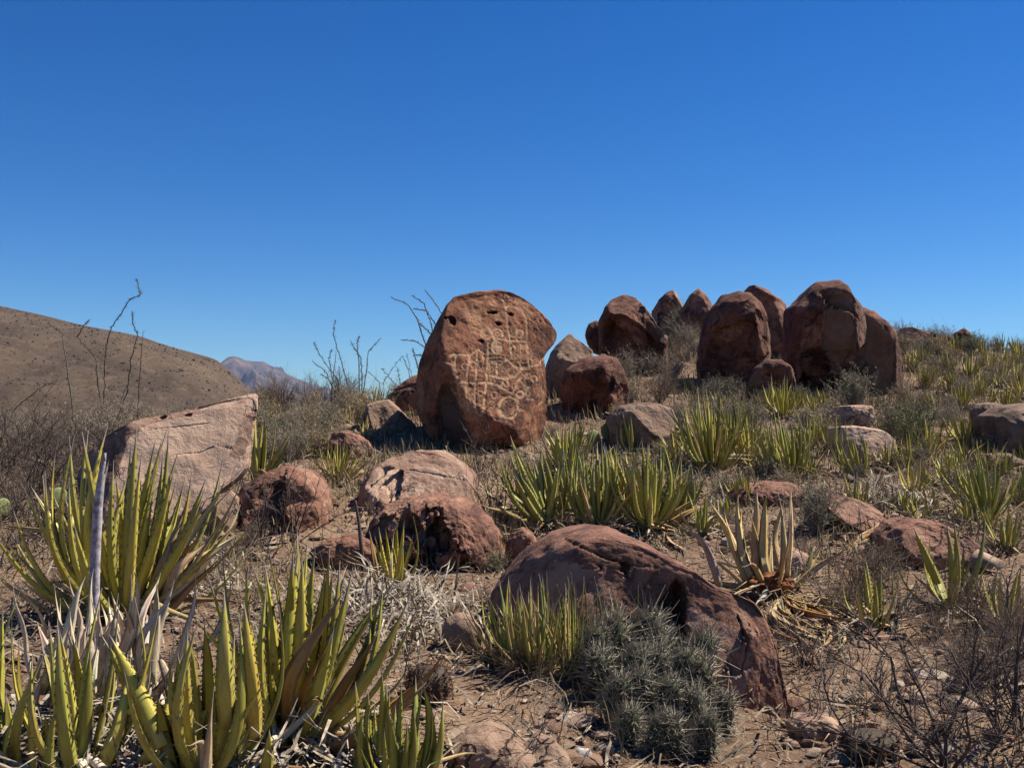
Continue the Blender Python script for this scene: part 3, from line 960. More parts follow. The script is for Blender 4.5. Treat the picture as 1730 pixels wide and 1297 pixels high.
rock('boulder', 'round boulder with a crumbling cracked broken front', [(618, 902), (632, 872), (650, 852), (690, 840), (735, 834), (775, 838), (806, 852), (830, 876), (846, 904), (852, 928), (815, 940), (760, 956), (700, 962), (645, 945)],
     'red', front=0.42, back=0.5, foot=(740, 958), seed=24, sub=7, planes=[(770, 880, -0.40, 0.55, 0.35, 0.5), (720, 900, -0.42, -0.15, -0.05, 0.0)],
     crumble=[([(640, 862), (690, 842), (745, 838), (758, 868), (778, 900), (800, 925), (812, 940), (760, 975), (690, 985), (640, 970), (625, 905)], 46, 0.20, 0.6)],
     dents=[([(752, 938), (800, 924), (812, 938), (790, 980), (750, 980)], 0.12, 5), ([(722, 850), (745, 848), (752, 890), (742, 960), (728, 930)], 0.08, 5)], rough=0.03, fine=0.02)
rock('rock', 'small pointed pyramid rock next to the crumbling round boulder', [(849, 940), (855, 915), (866, 899), (882, 890), (898, 898), (914, 918), (918, 940), (890, 956), (862, 954)], 'red', seed=25, cat='rock', planes=[(880, 920, -0.12, -0.9, 0.0), (880, 918, -0.12, 0.7, 0.3, 0.5)])
rock('boulder', 'long arched red-brown foreground boulder with a dark notch', [(820, 1018), (836, 988), (862, 958), (892, 930), (930, 904), (965, 892), (995, 889), (1030, 895), (1066, 910), (1100, 930), (1135, 950), (1172, 966), (1205, 990), (1245, 1008), (1280, 1026), (1302, 1056),
                                                                                 (1315, 1100), (1326, 1150), (1328, 1195), (1318, 1232), (1270, 1240), (1190, 1225), (1090, 1150), (990, 1090), (900, 1050), (842, 1032)],
     'red', front=0.40, back=0.45, Y=3.78, seed=26, sub=7, box=0.7, skew=-0.70, sink=45,
     planes=[(1000, 950, -0.27, 0.65, 0.45, 0.15), (1230, 1080, -0.26, 1.05, 0.42, 0.5), (1010, 908, -0.22, 0.5, 1.3), (1250, 1030, -0.21, 0.8, 1.4), (1312, 1120, -0.14, 2.4, 0.1)],
     dents=[([(1136, 962), (1150, 985), (1152, 1010), (1144, 1060), (1150, 1110), (1060, 1100), (1075, 1050), (1100, 1005)], 0.15, 4), ([(1040, 935), (1056, 940), (1050, 965), (1038, 950)], 0.04, 4), ([(995, 935), (1010, 942), (1006, 955)], 0.04, 3)],
     crumble=[([(1195, 1130), (1260, 1060), (1300, 1080), (1330, 1180), (1330, 1260), (1190, 1240)], 22, 0.03, 0.35)], cracks=[([(950, 900), (985, 915), (1015, 930), (1060, 945), (1100, 952)], 2.5, 0.03), ([(1245, 1040), (1256, 1080), (1240, 1130)], 2.5, 0.03)], rough=0.03, fine=0.006, patches=[([(1152, 1015), (1185, 1030), (1240, 1062), (1262, 1110), (1235, 1180), (1180, 1150), (1150, 1090)], 0.85), ([(940, 925), (1000, 945), (1040, 1000), (960, 1020), (880, 990)], 0.6)])
rock('boulder', 'big sloping pinkish slab rising to a sharp corner', [(150, 800), (165, 765), (185, 742), (215, 722), (250, 706), (300, 696), (345, 684), (385, 670), (421, 662), (425, 690), (421, 735), (416, 790), (400, 812), (350, 845), (290, 885), (210, 892), (165, 850)],
     'tan', front=0.45, back=0.25, foot=(330, 885), seed=27, sub=7, box=0.5, fresh=0.9, sink=12,
     planes=[(300, 770, -0.24, 0.35, 0.66, 0.95), (300, 815, -0.26, 0.35, 0.52, 0.95), (300, 700, -0.02, 0.1, 1.5, 0.25), (205, 770, -0.22, -0.45, 0.6, 0.3)],
     dents=[([(274, 704), (284, 702), (286, 708), (276, 709)], 0.04, 2), ([(312, 699), (322, 698), (324, 703), (314, 704)], 0.04, 2)],
     cracks=[([(310, 768), (345, 764), (370, 752), (395, 758)], 1.6, 0.015), ([(225, 735), (290, 722), (350, 715)], 1.5, 0.008)], patches=[([(405, 700), (424, 695), (422, 745), (408, 775), (392, 770), (396, 735)], 0.0), ([(150, 800), (185, 742), (250, 706), (262, 716), (220, 760), (200, 800)], 0.1)], rough=0.025, fine=0.005)
rock('rock', 'grey broken block under the dry leaves near the sloping slab', [(318, 878), (345, 845), (388, 826), (402, 840), (404, 880), (385, 902), (335, 904)], 'grey', seed=28, cat='rock', facets=3, fresh=0.7)
rock('boulder', 'rounded red boulder behind the bare thorny shrub', [(402, 842), (420, 815), (450, 797), (485, 788), (515, 792), (538, 808), (552, 832), (562, 866), (548, 884), (500, 892), (440, 888), (415, 868)],
     'red', front=0.38, back=0.45, foot=(490, 890), seed=29, facets=3, sub=6, planes=[(520, 830, -0.3, 0.7, 0.4, 0.6), (480, 850, -0.34, -0.1, 0.1)], crumble=[([(392, 778), (572, 778), (572, 952), (392, 952)], 6, 0.05, 0.4)])
rock('rock', 'flat red ledge with a shadowed end under the grey bush', [(1372, 845), (1392, 832), (1425, 836), (1455, 848), (1482, 862), (1500, 880), (1485, 898), (1420, 892), (1385, 872)], 'red', seed=30, cat='rock', front=0.3, planes=[(1430, 860, -0.2, 0.1, 1.0, 0.6)])
rock('rock', 'long low red ledge behind the agave with few broad leaves', [(1474, 905), (1496, 882), (1530, 873), (1575, 880), (1615, 896), (1645, 920), (1642, 950), (1580, 955), (1510, 935)], 'red', seed=31, cat='rock', front=0.35, sub=6, planes=[(1560, 905, -0.22, 0.1, 0.8, 0.5), (1560, 925, -0.28, 0, 0)])
rock('rock', 'tan rock just behind the collapsed dry agave', [(1288, 950), (1306, 928), (1334, 920), (1362, 935), (1388, 962), (1404, 992), (1360, 1004), (1296, 990)], 'tan', seed=32, cat='rock', fresh=0.5, Y=5.05)
rock('rock', 'flat reddish slab between agave clumps', [(1215, 838), (1240, 820), (1285, 812), (1330, 812), (1356, 826), (1340, 846), (1260, 852)], 'red', seed=33, cat='rock', front=0.3)
rock('rock', 'smooth egg-shaped cobble with one red end', [(744, 1066), (754, 1044), (774, 1034), (798, 1040), (814, 1062), (820, 1086), (802, 1104), (766, 1102)], 'grey', seed=34, cat='rock', patches=[([(790, 1060), (820, 1060), (825, 1105), (785, 1105)], 0.0)], fresh=0.8, fine=0.005)
rock('rock', 'broad pale grey slab below the hedgehog cactus', [(742, 1300), (758, 1262), (790, 1238), (826, 1230), (862, 1240), (900, 1268), (922, 1302), (880, 1330), (780, 1330)], 'grey', seed=35, cat='rock', sub=6, facets=3, fresh=0.9, box=0.6, Y=2.75)
rock('rock', 'grey-brown wedge stone leaning on the pale slab', [(880, 1262), (905, 1240), (930, 1246), (960, 1275), (988, 1304), (960, 1325), (910, 1300)], 'grey', seed=36, cat='rock', facets=3, fresh=0.6, Y=2.75)
rock('rock', 'flat brown slab stone by the foot of the long arched boulder', [(1332, 1228), (1350, 1212), (1392, 1206), (1416, 1218), (1420, 1242), (1380, 1256), (1340, 1246)], 'tan', seed=37, cat='rock', facets=3, fresh=0.5, box=0.55)
rock('rock', 'flat red rock in the dirt behind a thin dead stalk', [(520, 935), (545, 912), (585, 902), (625, 908), (648, 928), (640, 952), (580, 960)], 'red', seed=38, cat='rock', facets=1)
rock('rock', 'flat ledge below the large smooth grey-brown boulder', [(1646, 778), (1660, 764), (1700, 764), (1740, 782), (1740, 800), (1670, 798)], 'grey', seed=39, cat='rock')
rock('rock', 'white quartz stone lying among brown pebbles', [(958, 1302), (962, 1280), (976, 1262), (998, 1264), (1006, 1286), (1000, 1312)], 'grey', seed=40, sub=4, cat='rock', facets=4, Y=2.8)
wq = plain('white_quartz', (0.40, 0.36, 0.31), 0.8, 0.5, 30)
for o_ in COL.objects:
    if o_.get('label', '').startswith('white quartz'):
        o_.data.materials[0] = wq
LANDMARKS = [((820, 757), 'the carved boulder'), ((1065, 634), 'the dome boulder'), ((1230, 660), 'the hooded boulder'), ((1395, 672), 'the highest boulder'), ((1508, 668), 'the split slab'), ((1725, 776), 'the large smooth boulder'),
             ((1085, 760), 'the grey faceted boulder'), ((655, 758), 'the hollow-faced rock'), ((710, 862), 'the bedrock hump'), ((740, 958), 'the crumbling boulder'), ((1075, 1100), 'the arched boulder'), ((330, 885), 'the pinkish slab'),
             ((490, 890), 'the rounded red boulder'), ((1560, 945), 'the long red ledge'), ((1300, 1000), 'the collapsed agave'), ((1575, 600), 'the flat crest rock'), ((1334, 806), 'the brush-like agave'), ((1203, 795), 'the bristling agave'), ((1449, 765), 'the chipped flat rock')]
LM = [(G(*p), n) for p, n in LANDMARKS]


def nearest(p):
    return min(LM, key=lambda q: (q[0].x - p.x) ** 2 + (q[0].y - p.y) ** 2)[1]





# ------------------------------------------------------------------ agave leaves
def leaf_mesh(name, bow, twist, teeth, mat, wavy=0.0, stations=11):
    """unit leaf along +Z, bowed towards +X, trough-shaped with its hollow on the -X side, closed, ending in a spine"""
    ring_y = np.array([-1, -0.55, 0.0, 0.55, 1, 0.5, 0.0, -0.5]) * 0.5
    ring_x = np.array([-0.05, 0.20, 0.27, 0.20, -0.05, 0.06, 0.12, 0.06]) * 0.055
    V, A = [], []
    ts = np.linspace(0, 1, stations)
    def axis(t):
        return bow * math.sin(math.pi * min(t, 1) ** 0.9) + wavy * 0.02 * math.sin(9 * t)
    def width(t):
        w = np.interp(t, [0, 0.08, 0.3, 0.6, 0.85, 0.93, 1.0], [0.95, 0.85, 1.0, 0.76, 0.32, 0.10, 0.012])
        return w
    for t in ts:
        w = width(t)
        ca, sa = math.cos(twist * t), math.sin(twist * t)
        for y, x in zip(ring_y, ring_x):
            xx, yy = x * (0.35 + 0.65 * w) * (1.7 - t), y * w
            V.append((axis(t) + xx * ca - yy * sa * 0.06, yy * ca + xx * sa * 14, t))
            A.append(t)
    F, k = [], 8
    for i in range(stations - 1):
        for j in range(k):
            j2 = (j + 1) % k
            F.append((i * k + j, i * k + j2, (i + 1) * k + j2, (i + 1) * k + j))
    F.append(tuple(range(k - 1, -1, -1)))
    F.append(tuple((stations - 1) * k + j for j in range(k)))
    mi = [0] * len(F)
    if teeth:
        for side in (-1, 1):
            for q in range(13):
                t = 0.10 + 0.70 * q / 12 + random.uniform(-0.01, 0.01)
                w = width(t) * 0.5
                n = len(V)
                x = axis(t)
                V += [(x - 0.002, side * w * 0.96, t - 0.007), (x - 0.002, side * w * 0.96, t + 0.010), (x + 0.003, side * w * 0.9, t), (x - 0.003, side * (w + 0.13), t - 0.016)]
                A += [0.5] * 4
                F += [(n, n + 1, n + 3), (n + 1, n + 2, n + 3), (n + 2, n, n + 3)]
                mi += [1] * 3
    me = mesh_from(name, V, F, [M[mat], M['tooth']], True, mi)
    attr(me, 'along', A)
    return me


BOWS = [0.03, 0.07, 0.11, 0.17, -0.05]
LEAF = [leaf_mesh('leaf', b, tw, True, 'leaf') for b in BOWS for tw in (0.0, 0.35)]
LEAF_FAR = [leaf_mesh('leaf', b, 0.2, False, 'leaf', stations=7) for b in BOWS]
DRY = [leaf_mesh('dry_leaf', b, tw, False, 'dead_leaf', 1.0) for b in (0.02, 0.10, 0.16, -0.08, -0.16) for tw in (0.3, 1.4)]

GREEN, YEL, DEEP = (0.30, 0.325, 0.075), (0.54, 0.46, 0.065), (0.20, 0.25, 0.07)
STRAW, WHITE, BROWN = (0.58, 0.44, 0.19), (0.66, 0.57, 0.42), (0.34, 0.21, 0.085)
GREY_D = (0.40, 0.35, 0.28)


def lerp3(a, b, t):
    return tuple(x + (y - x) * t for x, y in zip(a, b))


def put_leaf(plant, base, tip, width, color, meshes, out=None, name='leaf', pick=None):
    """one leaf from base to tip (world points), bowed outwards"""
    base, tip = Vector(base), Vector(tip)
    z = tip - base
    L = z.length
    z.normalize()
    if out is None:
        out = Vector((z.x, z.y, 0.0))
    x = out - z * out.dot(z)
    if x.length < 1e-3:
        x = Vector((1, 0.2, 0)) - z * Vector((1, 0.2, 0)).dot(z)
    x.normalize()
    y = z.cross(x)
    me = meshes[pick % len(meshes)] if pick is not None else random.choice(meshes)
    o = bpy.data.objects.new(name, me)
    COL.objects.link(o)
    o.parent = plant
    R = Matrix((x, y, z)).transposed()
    o.rotation_mode = 'QUATERNION'
    o.rotation_quaternion = R.to_quaternion()
    o.location = base - plant.location
    o.scale = (L, width, L)
    j = random.uniform(0.68, 1.2)
    o.color = (*[min(1, c * j * random.uniform(0.94, 1.06)) for c in color], 1)
    return o


def heart(plant, r, mat='leaf', color=(0.3, 0.26, 0.11)):
    V, F = [], []
    for i, (z, k) in enumerate([(-0.05, 0.8), (0.02, 1.0), (0.07, 0.75), (0.10, 0.25)]):
        for j in range(10):
            a = 2 * math.pi * j / 10
            rr = r * k * random.uniform(0.88, 1.1)
            V.append((rr * math.cos(a), rr * math.sin(a), z * r / 0.05))
    for i in range(3):
        for j in range(10):
            j2 = (j + 1) % 10
            F.append((i * 10 + j, i * 10 + j2, i * 10 + 10 + j2, i * 10 + 10 + j))
    F.append(tuple(range(30, 40)))
    me = mesh_from('heart', V, F, [M[mat]])
    attr(me, 'along', [0.1] * len(V))
    o = link('heart', me, plant)
    o.color = (*color, 1)
    return o


def agave(label, px, py, hpx, n=26, spread=32, col=GREEN, col2=None, wid=0.036, dead=0.15, deadcol=STRAW, tips=(), dtips=(), group=None,
          asym=(0, 0), bow=None, Y=None, tipY=0.0, name='agave', cat='agave', jitter=1.0, twist=0.0, root=None):
    base = root if root else (P(px, py, Y) if Y else G(px, py))
    base = Vector(base)
    base.z = float(T(base.x, base.y)[0]) - 0.01
    s = base.y / FX
    Lm = hpx * s * 1.14
    wid *= 0.92 if base.y < 4 else 0.82
    n = int(n * 1.35)
    plant = link(name, None, None, base)
    tag(plant, label, cat, group)
    col2 = col2 or lerp3(col, YEL, 0.45)
    far = base.y > 7.0
    meshes = LEAF_FAR if far else LEAF
    nb = len(meshes)
    heart(plant, max(0.028, 0.05 * Lm), color=lerp3(col, STRAW, 0.6))
    plants_at.append((base.x, base.y, Lm))
    ga = random.uniform(0, 6.28)
    asym = (asym[0] + random.gauss(0, 0.10), asym[1] + random.gauss(0, 0.10))
    spread *= random.uniform(0.85, 1.25)
    for i in range(random.randint(5, 10)):                # withered leaves fallen outwards around the foot
        ph = random.uniform(0, 6.28)
        L = Lm * random.uniform(0.45, 0.95)
        e = base + Vector((math.cos(ph) * L, math.sin(ph) * L, 0))
        e.z = float(T(e.x, e.y)[0]) + random.uniform(0.01, 0.10 * Lm + 0.01)
        put_leaf(plant, base + Vector((0, 0, 0.03)), e, wid * random.uniform(0.5, 0.9), random.choice([STRAW, BROWN, GREY_D, WHITE, GREY_D]), DRY, Vector((math.cos(ph), math.sin(ph), 0.8)), 'dry_leaf')
    for i in range(n):
        f = (i + 0.5) / n                                    # 0 inner .. 1 outer
        ph = ga + i * 2.39996 + random.uniform(-0.25, 0.25)
        th = math.radians(3 + spread * f ** 0.9 + random.uniform(-5, 5) * jitter)
        d = Vector((math.sin(th) * math.cos(ph) + asym[0], math.sin(th) * math.sin(ph) + asym[1], math.cos(th))).normalized()
        L = Lm * random.uniform(0.72, 1.05) * (1.0 - 0.12 * f)
        o3 = Vector((math.cos(ph), math.sin(ph), 0))
        b = base + o3 * (Lm * 0.07 * f + 0.012) + Vector((0, 0, 0.01))
        dry = random.random() < dead * (0.25 + 1.5 * f)
        if dry:
            d2 = (d + Vector((o3.x * 0.5, o3.y * 0.5, -0.12))).normalized()
            put_leaf(plant, b, b + d2 * L * 0.95, wid * 0.75, lerp3(deadcol, BROWN, random.random() * 0.45), DRY, o3, 'dry_leaf')
        else:
            put_leaf(plant, b, b + d * L, wid * random.uniform(0.8, 1.15), lerp3(col, col2, random.random()), meshes, o3, 'leaf')
    for tp in tips:
        tx, ty = tp[0], tp[1]
        bx, by = (tp[2], tp[3]) if len(tp) > 3 and tp[2] else (px + random.uniform(-0.06, 0.06) * hpx + (tx - px) * 0.12, py)
        c = tp[4] if len(tp) > 4 else lerp3(col, col2, random.random())
        yb = base.y + random.uniform(-0.05, 0.05)
        b = P(bx, by, yb)
        t = P(tx, ty, yb + tipY + random.uniform(-0.10, 0.10))
        put_leaf(plant, b, t, wid * random.uniform(0.95, 1.2), c, meshes, Vector(((tx - px) * 0.8 + 0.01, random.choice((-1, -1, 1)) * random.uniform(40, 150), 0)), 'leaf')
    for tp in dtips:
        tx, ty = tp[0], tp[1]
        bx, by = (tp[2], tp[3]) if len(tp) > 3 else (px, py)
        c = tp[4] if len(tp) > 4 else lerp3(deadcol, WHITE, random.random() * 0.3)
        yb = base.y + random.uniform(-0.05, 0.05)
        tp3 = P(tx, ty, yb + tipY + random.uniform(-0.12, 0.12))
        if ty > by - 25:                                  # lies along the ground
            tp3 = G(tx, ty)
            tp3.z += random.uniform(0.01, 0.05)
        put_leaf(plant, P(bx, by, yb), tp3, wid * random.uniform(0.8, 1.4), c, DRY, Vector(((tx - px) * 0.6 + 0.01, random.choice((-1, 1)) * random.uniform(40, 150), 0)), 'dry_leaf')
    return plant


plants_at = []

# foreground, beside the path
agave('big yellow-green agave growing around the pale flower stalk', 215, 1040, 290, n=30, spread=44, col=lerp3(GREEN, YEL, 0.5), wid=0.052, dead=0.12,
      tips=[(118, 737), (127, 734, 150, 1030, YEL), (139, 729), (150, 727), (183, 716, 175, 1030, YEL), (232, 721), (274, 739), (300, 765), (349, 805), (52, 821), (73, 803), (84, 823), (23, 862, 150, 1040, YEL), (235, 782, 240, 1030, YEL),
            (254, 818), (20, 900, 140, 1050), (137, 828), (167, 760), (221, 752), (261, 795), (195, 800), (100, 850, 170, 1045, YEL), (288, 800)],
      dtips=[(407, 807, 260, 1020), (379, 810, 255, 1010), (405, 851, 260, 1020), (369, 869, 250, 1020), (407, 897, 265, 1030), (323, 817, 245, 1020), (346, 823, 250, 1010), (333, 841, 250, 1015), (296, 812, 240, 1010), (395, 838, 262, 1015), (360, 905, 270, 1030), (380, 930, 275, 1040, BROWN), (30, 970, 180, 1050), (60, 985, 150, 1045), (340, 900, 260, 1025, BROWN)])
agave('broad yellow-green agave spreading over brown dry leaves', 490, 1255, 300, n=22, spread=38, col=lerp3(GREEN, YEL, 0.40), wid=0.050, dead=0.2, deadcol=BROWN,
      tips=[(418, 954, 430, 1240), (425, 952), (447, 947, 470, 1240), (495, 931), (504, 929), (511, 937, 500, 1230, lerp3(GREEN, YEL, .6)), (532, 926), (556, 929, 520, 1240), (596, 957), (647, 972), (672, 972), (414, 1015, 480, 1245, YEL), (693, 1008), (530, 1033), (590, 985), (455, 1010), (400, 1040, 440, 1250), (550, 960), (640, 1010)],
      dtips=[(750, 1094, 520, 1262, BROWN), (746, 1120, 520, 1265, STRAW), (578, 1000, 480, 1250, BROWN), (690, 1120, 520, 1262, STRAW), (640, 1060, 520, 1262, BROWN), (720, 1150, 530, 1268, BROWN), (430, 1290, 480, 1255, STRAW), (600, 1295, 500, 1262, STRAW), (660, 1290, 505, 1262, STRAW)])
agave('crowded green agave at the path edge below the bleached leaves', 130, 1330, 270, n=14, spread=30, col=lerp3(GREEN, YEL, 0.25), wid=0.042, dead=0.2, deadcol=WHITE, Y=2.42,
      tips=[(38, 990, 20, 1250), (5, 1025, -10, 1290), (78, 1099, 60, 1330), (128, 1074, 115, 1320, YEL), (170, 1069, 290, 1310), (183, 1069, 275, 1260, lerp3(GREEN, YEL, .8)), (221, 1110, 160, 1320), (293, 1135, 240, 1290, YEL), (10, 1170, 20, 1320), (30, 1190, 30, 1330), (75, 1205, 100, 1330), (-20, 1060, -20, 1300), (55, 1150, 60, 1330), (100, 1180, 105, 1340)])
agave('tall green agave with crossing leaves beside the bleached dead one', 350, 1330, 270, n=12, spread=28, col=lerp3(GREEN, YEL, 0.22), wid=0.042, dead=0.2, deadcol=WHITE, Y=2.45,
      tips=[(317, 1059, 330, 1300), (320, 1069, 325, 1310), (326, 1155, 270, 1320), (360, 1170, 290, 1320), (397, 1064, 370, 1320), (366, 1110, 390, 1310), (379, 997, 385, 1230), (412, 1013, 430, 1250, YEL), (345, 1050, 352, 1290), (300, 1100, 310, 1300), (430, 1150, 400, 1330), (265, 1170, 300, 1330), (455, 1230, 440, 1330)])
agave('low young green agave shoots beside the pale grey slab', 670, 1325, 170, n=10, spread=24, col=lerp3(GREEN, DEEP, 0.3), wid=0.028, dead=0.1, Y=2.5,
      tips=[(600, 1150, 605, 1310), (622, 1165, 620, 1310), (645, 1128, 640, 1320), (652, 1150, 660, 1320), (690, 1225, 680, 1330), (702, 1140, 695, 1320), (713, 1150, 712, 1320), (748, 1180, 725, 1320), (728, 1195, 715, 1320), (610, 1200, 600, 1330), (668, 1190, 665, 1320)])
agave('bleached white dead agave around the pale flower stalk', 190, 1235, 230, n=5, spread=30, col=WHITE, wid=0.031, dead=1.0, deadcol=WHITE, Y=2.75, name='dead_agave', cat='agave',
      dtips=[(146, 972, 118, 1140), (226, 967, 195, 1120), (238, 982, 185, 1240), (102, 1010, 102, 1250), (305, 982, 245, 1190), (328, 967, 250, 1180), (387, 972, 330, 1100), (148, 1053, 135, 1170), (271, 967, 230, 1130), (83, 1046, 110, 1180), (200, 1000, 190, 1180), (250, 1000, 215, 1190), (15, 965, 55, 1172), (170, 1060, 165, 1230), (128, 1040, 118, 1230), (290, 1060, 240, 1200), (215, 1050, 190, 1240), (95, 1090, 110, 1260), (260, 1090, 225, 1240)] + [(bx + random.uniform(-45, 60), by - random.uniform(90, 190), bx, by) for bx, by in [(random.uniform(60, 320), random.uniform(1130, 1250)) for _ in range(42)]])
agave('small yellow agave shooting from a heap of grey litter', 662, 1005, 118, n=6, spread=22, col=lerp3(GREEN, YEL, 0.8), wid=0.030, dead=0.2, tips=[(633, 905), (651, 890), (670, 876), (671, 885), (683, 878), (699, 900), (640, 890)], dtips=[(624, 895, 640, 990, BROWN), (705, 905, 672, 990, BROWN), (735, 1022, 680, 975, STRAW), (665, 900)])
# on the slope
agave('agave with wide curving green leaves leaning to the downhill side', 925, 888, 135, n=20, spread=40, col=lerp3(GREEN, DEEP, 0.35), wid=0.050, dead=0.08, asym=(-0.25, 0),
      tips=[(862, 735, 900, 850), (865, 800, 910, 880), (902, 790, 925, 880), (888, 785), (932, 770), (860, 758), (880, 860, 915, 885), (945, 780), (915, 745), (960, 800)])
agave('dense upright green agave touching the bowed agave clump', 1010, 890, 130, n=34, spread=24, col=GREEN, wid=0.046, dead=0.12, tips=[(1009, 745), (990, 775), (1030, 780), (1025, 795), (1045, 800), (975, 790)])
agave('fan-shaped agave with yellow outer leaves beside a twisted dry leaf', 1098, 893, 135, n=36, spread=32, col=GREEN, wid=0.044, dead=0.22, tips=[(1084, 740), (1095, 750), (1116, 755), (1127, 745), (1150, 770), (1165, 785), (1172, 800), (1055, 760, 1085, 880, STRAW), (1040, 770, 1080, 880, YEL)],
      dtips=[(1210, 825, 1100, 895, STRAW), (1145, 910, 1090, 885, STRAW), (1125, 945, 1085, 895, WHITE), (1160, 950, 1110, 900), (1200, 850, 1110, 900, BROWN)])
agave('green agave just uphill of the bowed agave clump', 960, 800, 92, n=28, spread=38, col=lerp3(GREEN, DEEP, 0.2), wid=0.046, dead=0.08, tips=[(990, 715), (1005, 712), (915, 715), (940, 725), (978, 720)])
agave('thin agave shoots rooted against the grey faceted boulder', 1066, 765, 66, n=8, spread=16, col=lerp3(GREEN, DEEP, 0.3), wid=0.036, dead=0.05)
agave('largest upright agave clump on the slope, bristling with long leaves', 1203, 795, 128, n=54, spread=36, col=GREEN, wid=0.042, dead=0.18)
agave('narrow yellowish agave pressed between two bigger clumps', 1260, 785, 85, n=20, spread=20, col=lerp3(GREEN, YEL, 0.4), wid=0.034, dead=0.25)
agave('yellow-green agave rosette uphill of the bristling clump', 1322, 705, 66, n=30, spread=44, col=lerp3(GREEN, YEL, 0.3), wid=0.038, dead=0.2)
agave('compact brush-like agave of straight dark green leaves', 1334, 806, 104, n=44, spread=25, col=lerp3(GREEN, DEEP, 0.5), wid=0.040, dead=0.14)
agave('thin agave sprig of curved leaves near a chipped flat rock', 1412, 768, 62, n=8, spread=24, col=GREEN, wid=0.036, dead=0.1)
agave('small upright agave standing before the broad flat tan rock', 1449, 808, 75, n=20, spread=22, col=lerp3(GREEN, YEL, 0.1), wid=0.036, dead=0.15)
agave('shaggy half-dry agave with pale fallen leaves around it', 1568, 778, 72, n=22, spread=52, col=lerp3(GREEN, YEL, 0.2), wid=0.030, dead=0.5)
agave('agave rosette in the shade of the large smooth boulder', 1628, 752, 62, n=22, spread=38, col=lerp3(GREEN, YEL, 0.2), wid=0.032, dead=0.2)
agave('spreading agave with tall pale-tipped leaves above a red ledge', 1662, 878, 115, n=30, spread=40, col=lerp3(GREEN, DEEP, 0.3), wid=0.036, dead=0.28, tips=[(1652, 762), (1680, 770), (1700, 780), (1618, 790)])
agave('sparse agave with few broad leaves behind the bare shrub', 1605, 1025, 120, n=9, spread=50, col=lerp3(GREEN, DEEP, 0.25), wid=0.042, dead=0.25, tips=[(1598, 878), (1611, 875), (1622, 885), (1665, 875), (1543, 890, 1585, 985), (1645, 930)])
agave('thin upright agave half hidden by bare twigs', 1478, 1060, 105, n=9, spread=20, col=lerp3(GREEN, DEEP, 0.2), wid=0.034, dead=0.2)
agave('half-hidden agave under the spines of a bare shrub', 1700, 1060, 95, n=16, spread=60, col=lerp3(GREEN, STRAW, 0.35), wid=0.030, dead=0.5)
agave('small leaning agave beside dry straw leaves', 1185, 905, 70, n=12, spread=44, col=lerp3(GREEN, DEEP, 0.3), wid=0.034, dead=0.2)
agave('slim bright agave beside the sharp corner of the pinkish slab', 435, 812, 118, n=6, spread=20, col=GREEN, wid=0.044, dead=0.05, tips=[(432, 700), (448, 705), (445, 712), (492, 728), (488, 740), (425, 715)])
agave('bushy yellow agave tuft amid brush next to the pinkish slab', 572, 812, 70, n=46, spread=62, col=lerp3(GREEN, YEL, 0.4), wid=0.020, dead=0.35, deadcol=(0.5, 0.36, 0.13))
agave('green agave crown behind the hollow-faced grey rock', 636, 700, 48, n=36, spread=50, col=lerp3(GREEN, YEL, 0.25), wid=0.032, dead=0.15)
for px, py, h in [(892, 868, 95), (968, 862, 95), (1052, 868, 100), (1148, 878, 90)]:
    agave('green agave filling a gap in the merged clumps behind the arched boulder', px, py, h, n=20, spread=30, col=lerp3(GREEN, DEEP, random.uniform(0, 0.5)), wid=0.042, dead=0.2, group='agaves in the merged clumps')
# collapsed dry agave with a rotted heart
da = agave('collapsed straw-coloured agave with a rotted orange-brown heart', 1300, 1000, 150, n=6, spread=45, col=STRAW, wid=0.045, dead=1.0, name='dead_agave',
           tips=[(1374, 922, 1344, 995, GREEN), (1372, 948, 1346, 990, lerp3(GREEN, DEEP, .4))],
           dtips=[(1196, 841, 1262, 985), (1225, 864, 1268, 975), (1248, 836, 1270, 975), (1278, 823, 1276, 968), (1297, 828, 1294, 965), (1313, 831, 1318, 968), (1326, 836, 1322, 970), (1336, 816, 1330, 975), (1257, 856, 1270, 965), (1290, 850, 1290, 965, GREY_D), (1418, 973, 1340, 990), (1420, 935, 1340, 985, GREY_D), (1153, 882, 1215, 990, GREY_D),
                  (1463, 1057, 1320, 1005), (1461, 1098, 1320, 1008), (1433, 1103, 1318, 1008), (1384, 1103, 1316, 1010, BROWN), (1364, 1108, 1314, 1012), (1300, 1045, 1298, 1000, WHITE), (1450, 1075, 1322, 1008), (1420, 1085, 1318, 1008, BROWN), (1205, 985, 1265, 990, GREY_D), (1400, 1055, 1318, 1006, STRAW), (1345, 1050, 1312, 1006), (1475, 1080, 1330, 1008, BROWN), (1510, 1140, 1330, 1040, BROWN), (1440, 1130, 1320, 1030, BROWN)] + [(random.uniform(1340, 1480), random.uniform(1030, 1120), 1318, 1006, random.choice([STRAW, BROWN])) for _ in range(14)])
lump = []
bm_V, bm_F = ball(4, 0.8)
bm_V = bm_V * np.array([0.10, 0.085, 0.05]) * (1 + 0.45 * fbm(bm_V * 2.2 + 4, 4))[:, None]
st_me = mesh_from('rotted_heart', bm_V, bm_F, [M['stump']])
o = link('rotted_heart', st_me, da)
o.location = P(1300, 985, da.location.y - 0.02) - da.location
tw_ = agave('small shrivelled dry agave draped over the long red ledge', 1488, 905, 44, n=5, spread=40, col=STRAW, wid=0.034, dead=1.0, name='dead_agave',
            dtips=[(1440, 935, 1485, 888), (1458, 940, 1487, 890), (1470, 955, 1488, 890), (1497, 930, 1489, 890), (1505, 950, 1490, 892), (1502, 850, 1488, 890), (1430, 950, 1484, 890, BROWN)])
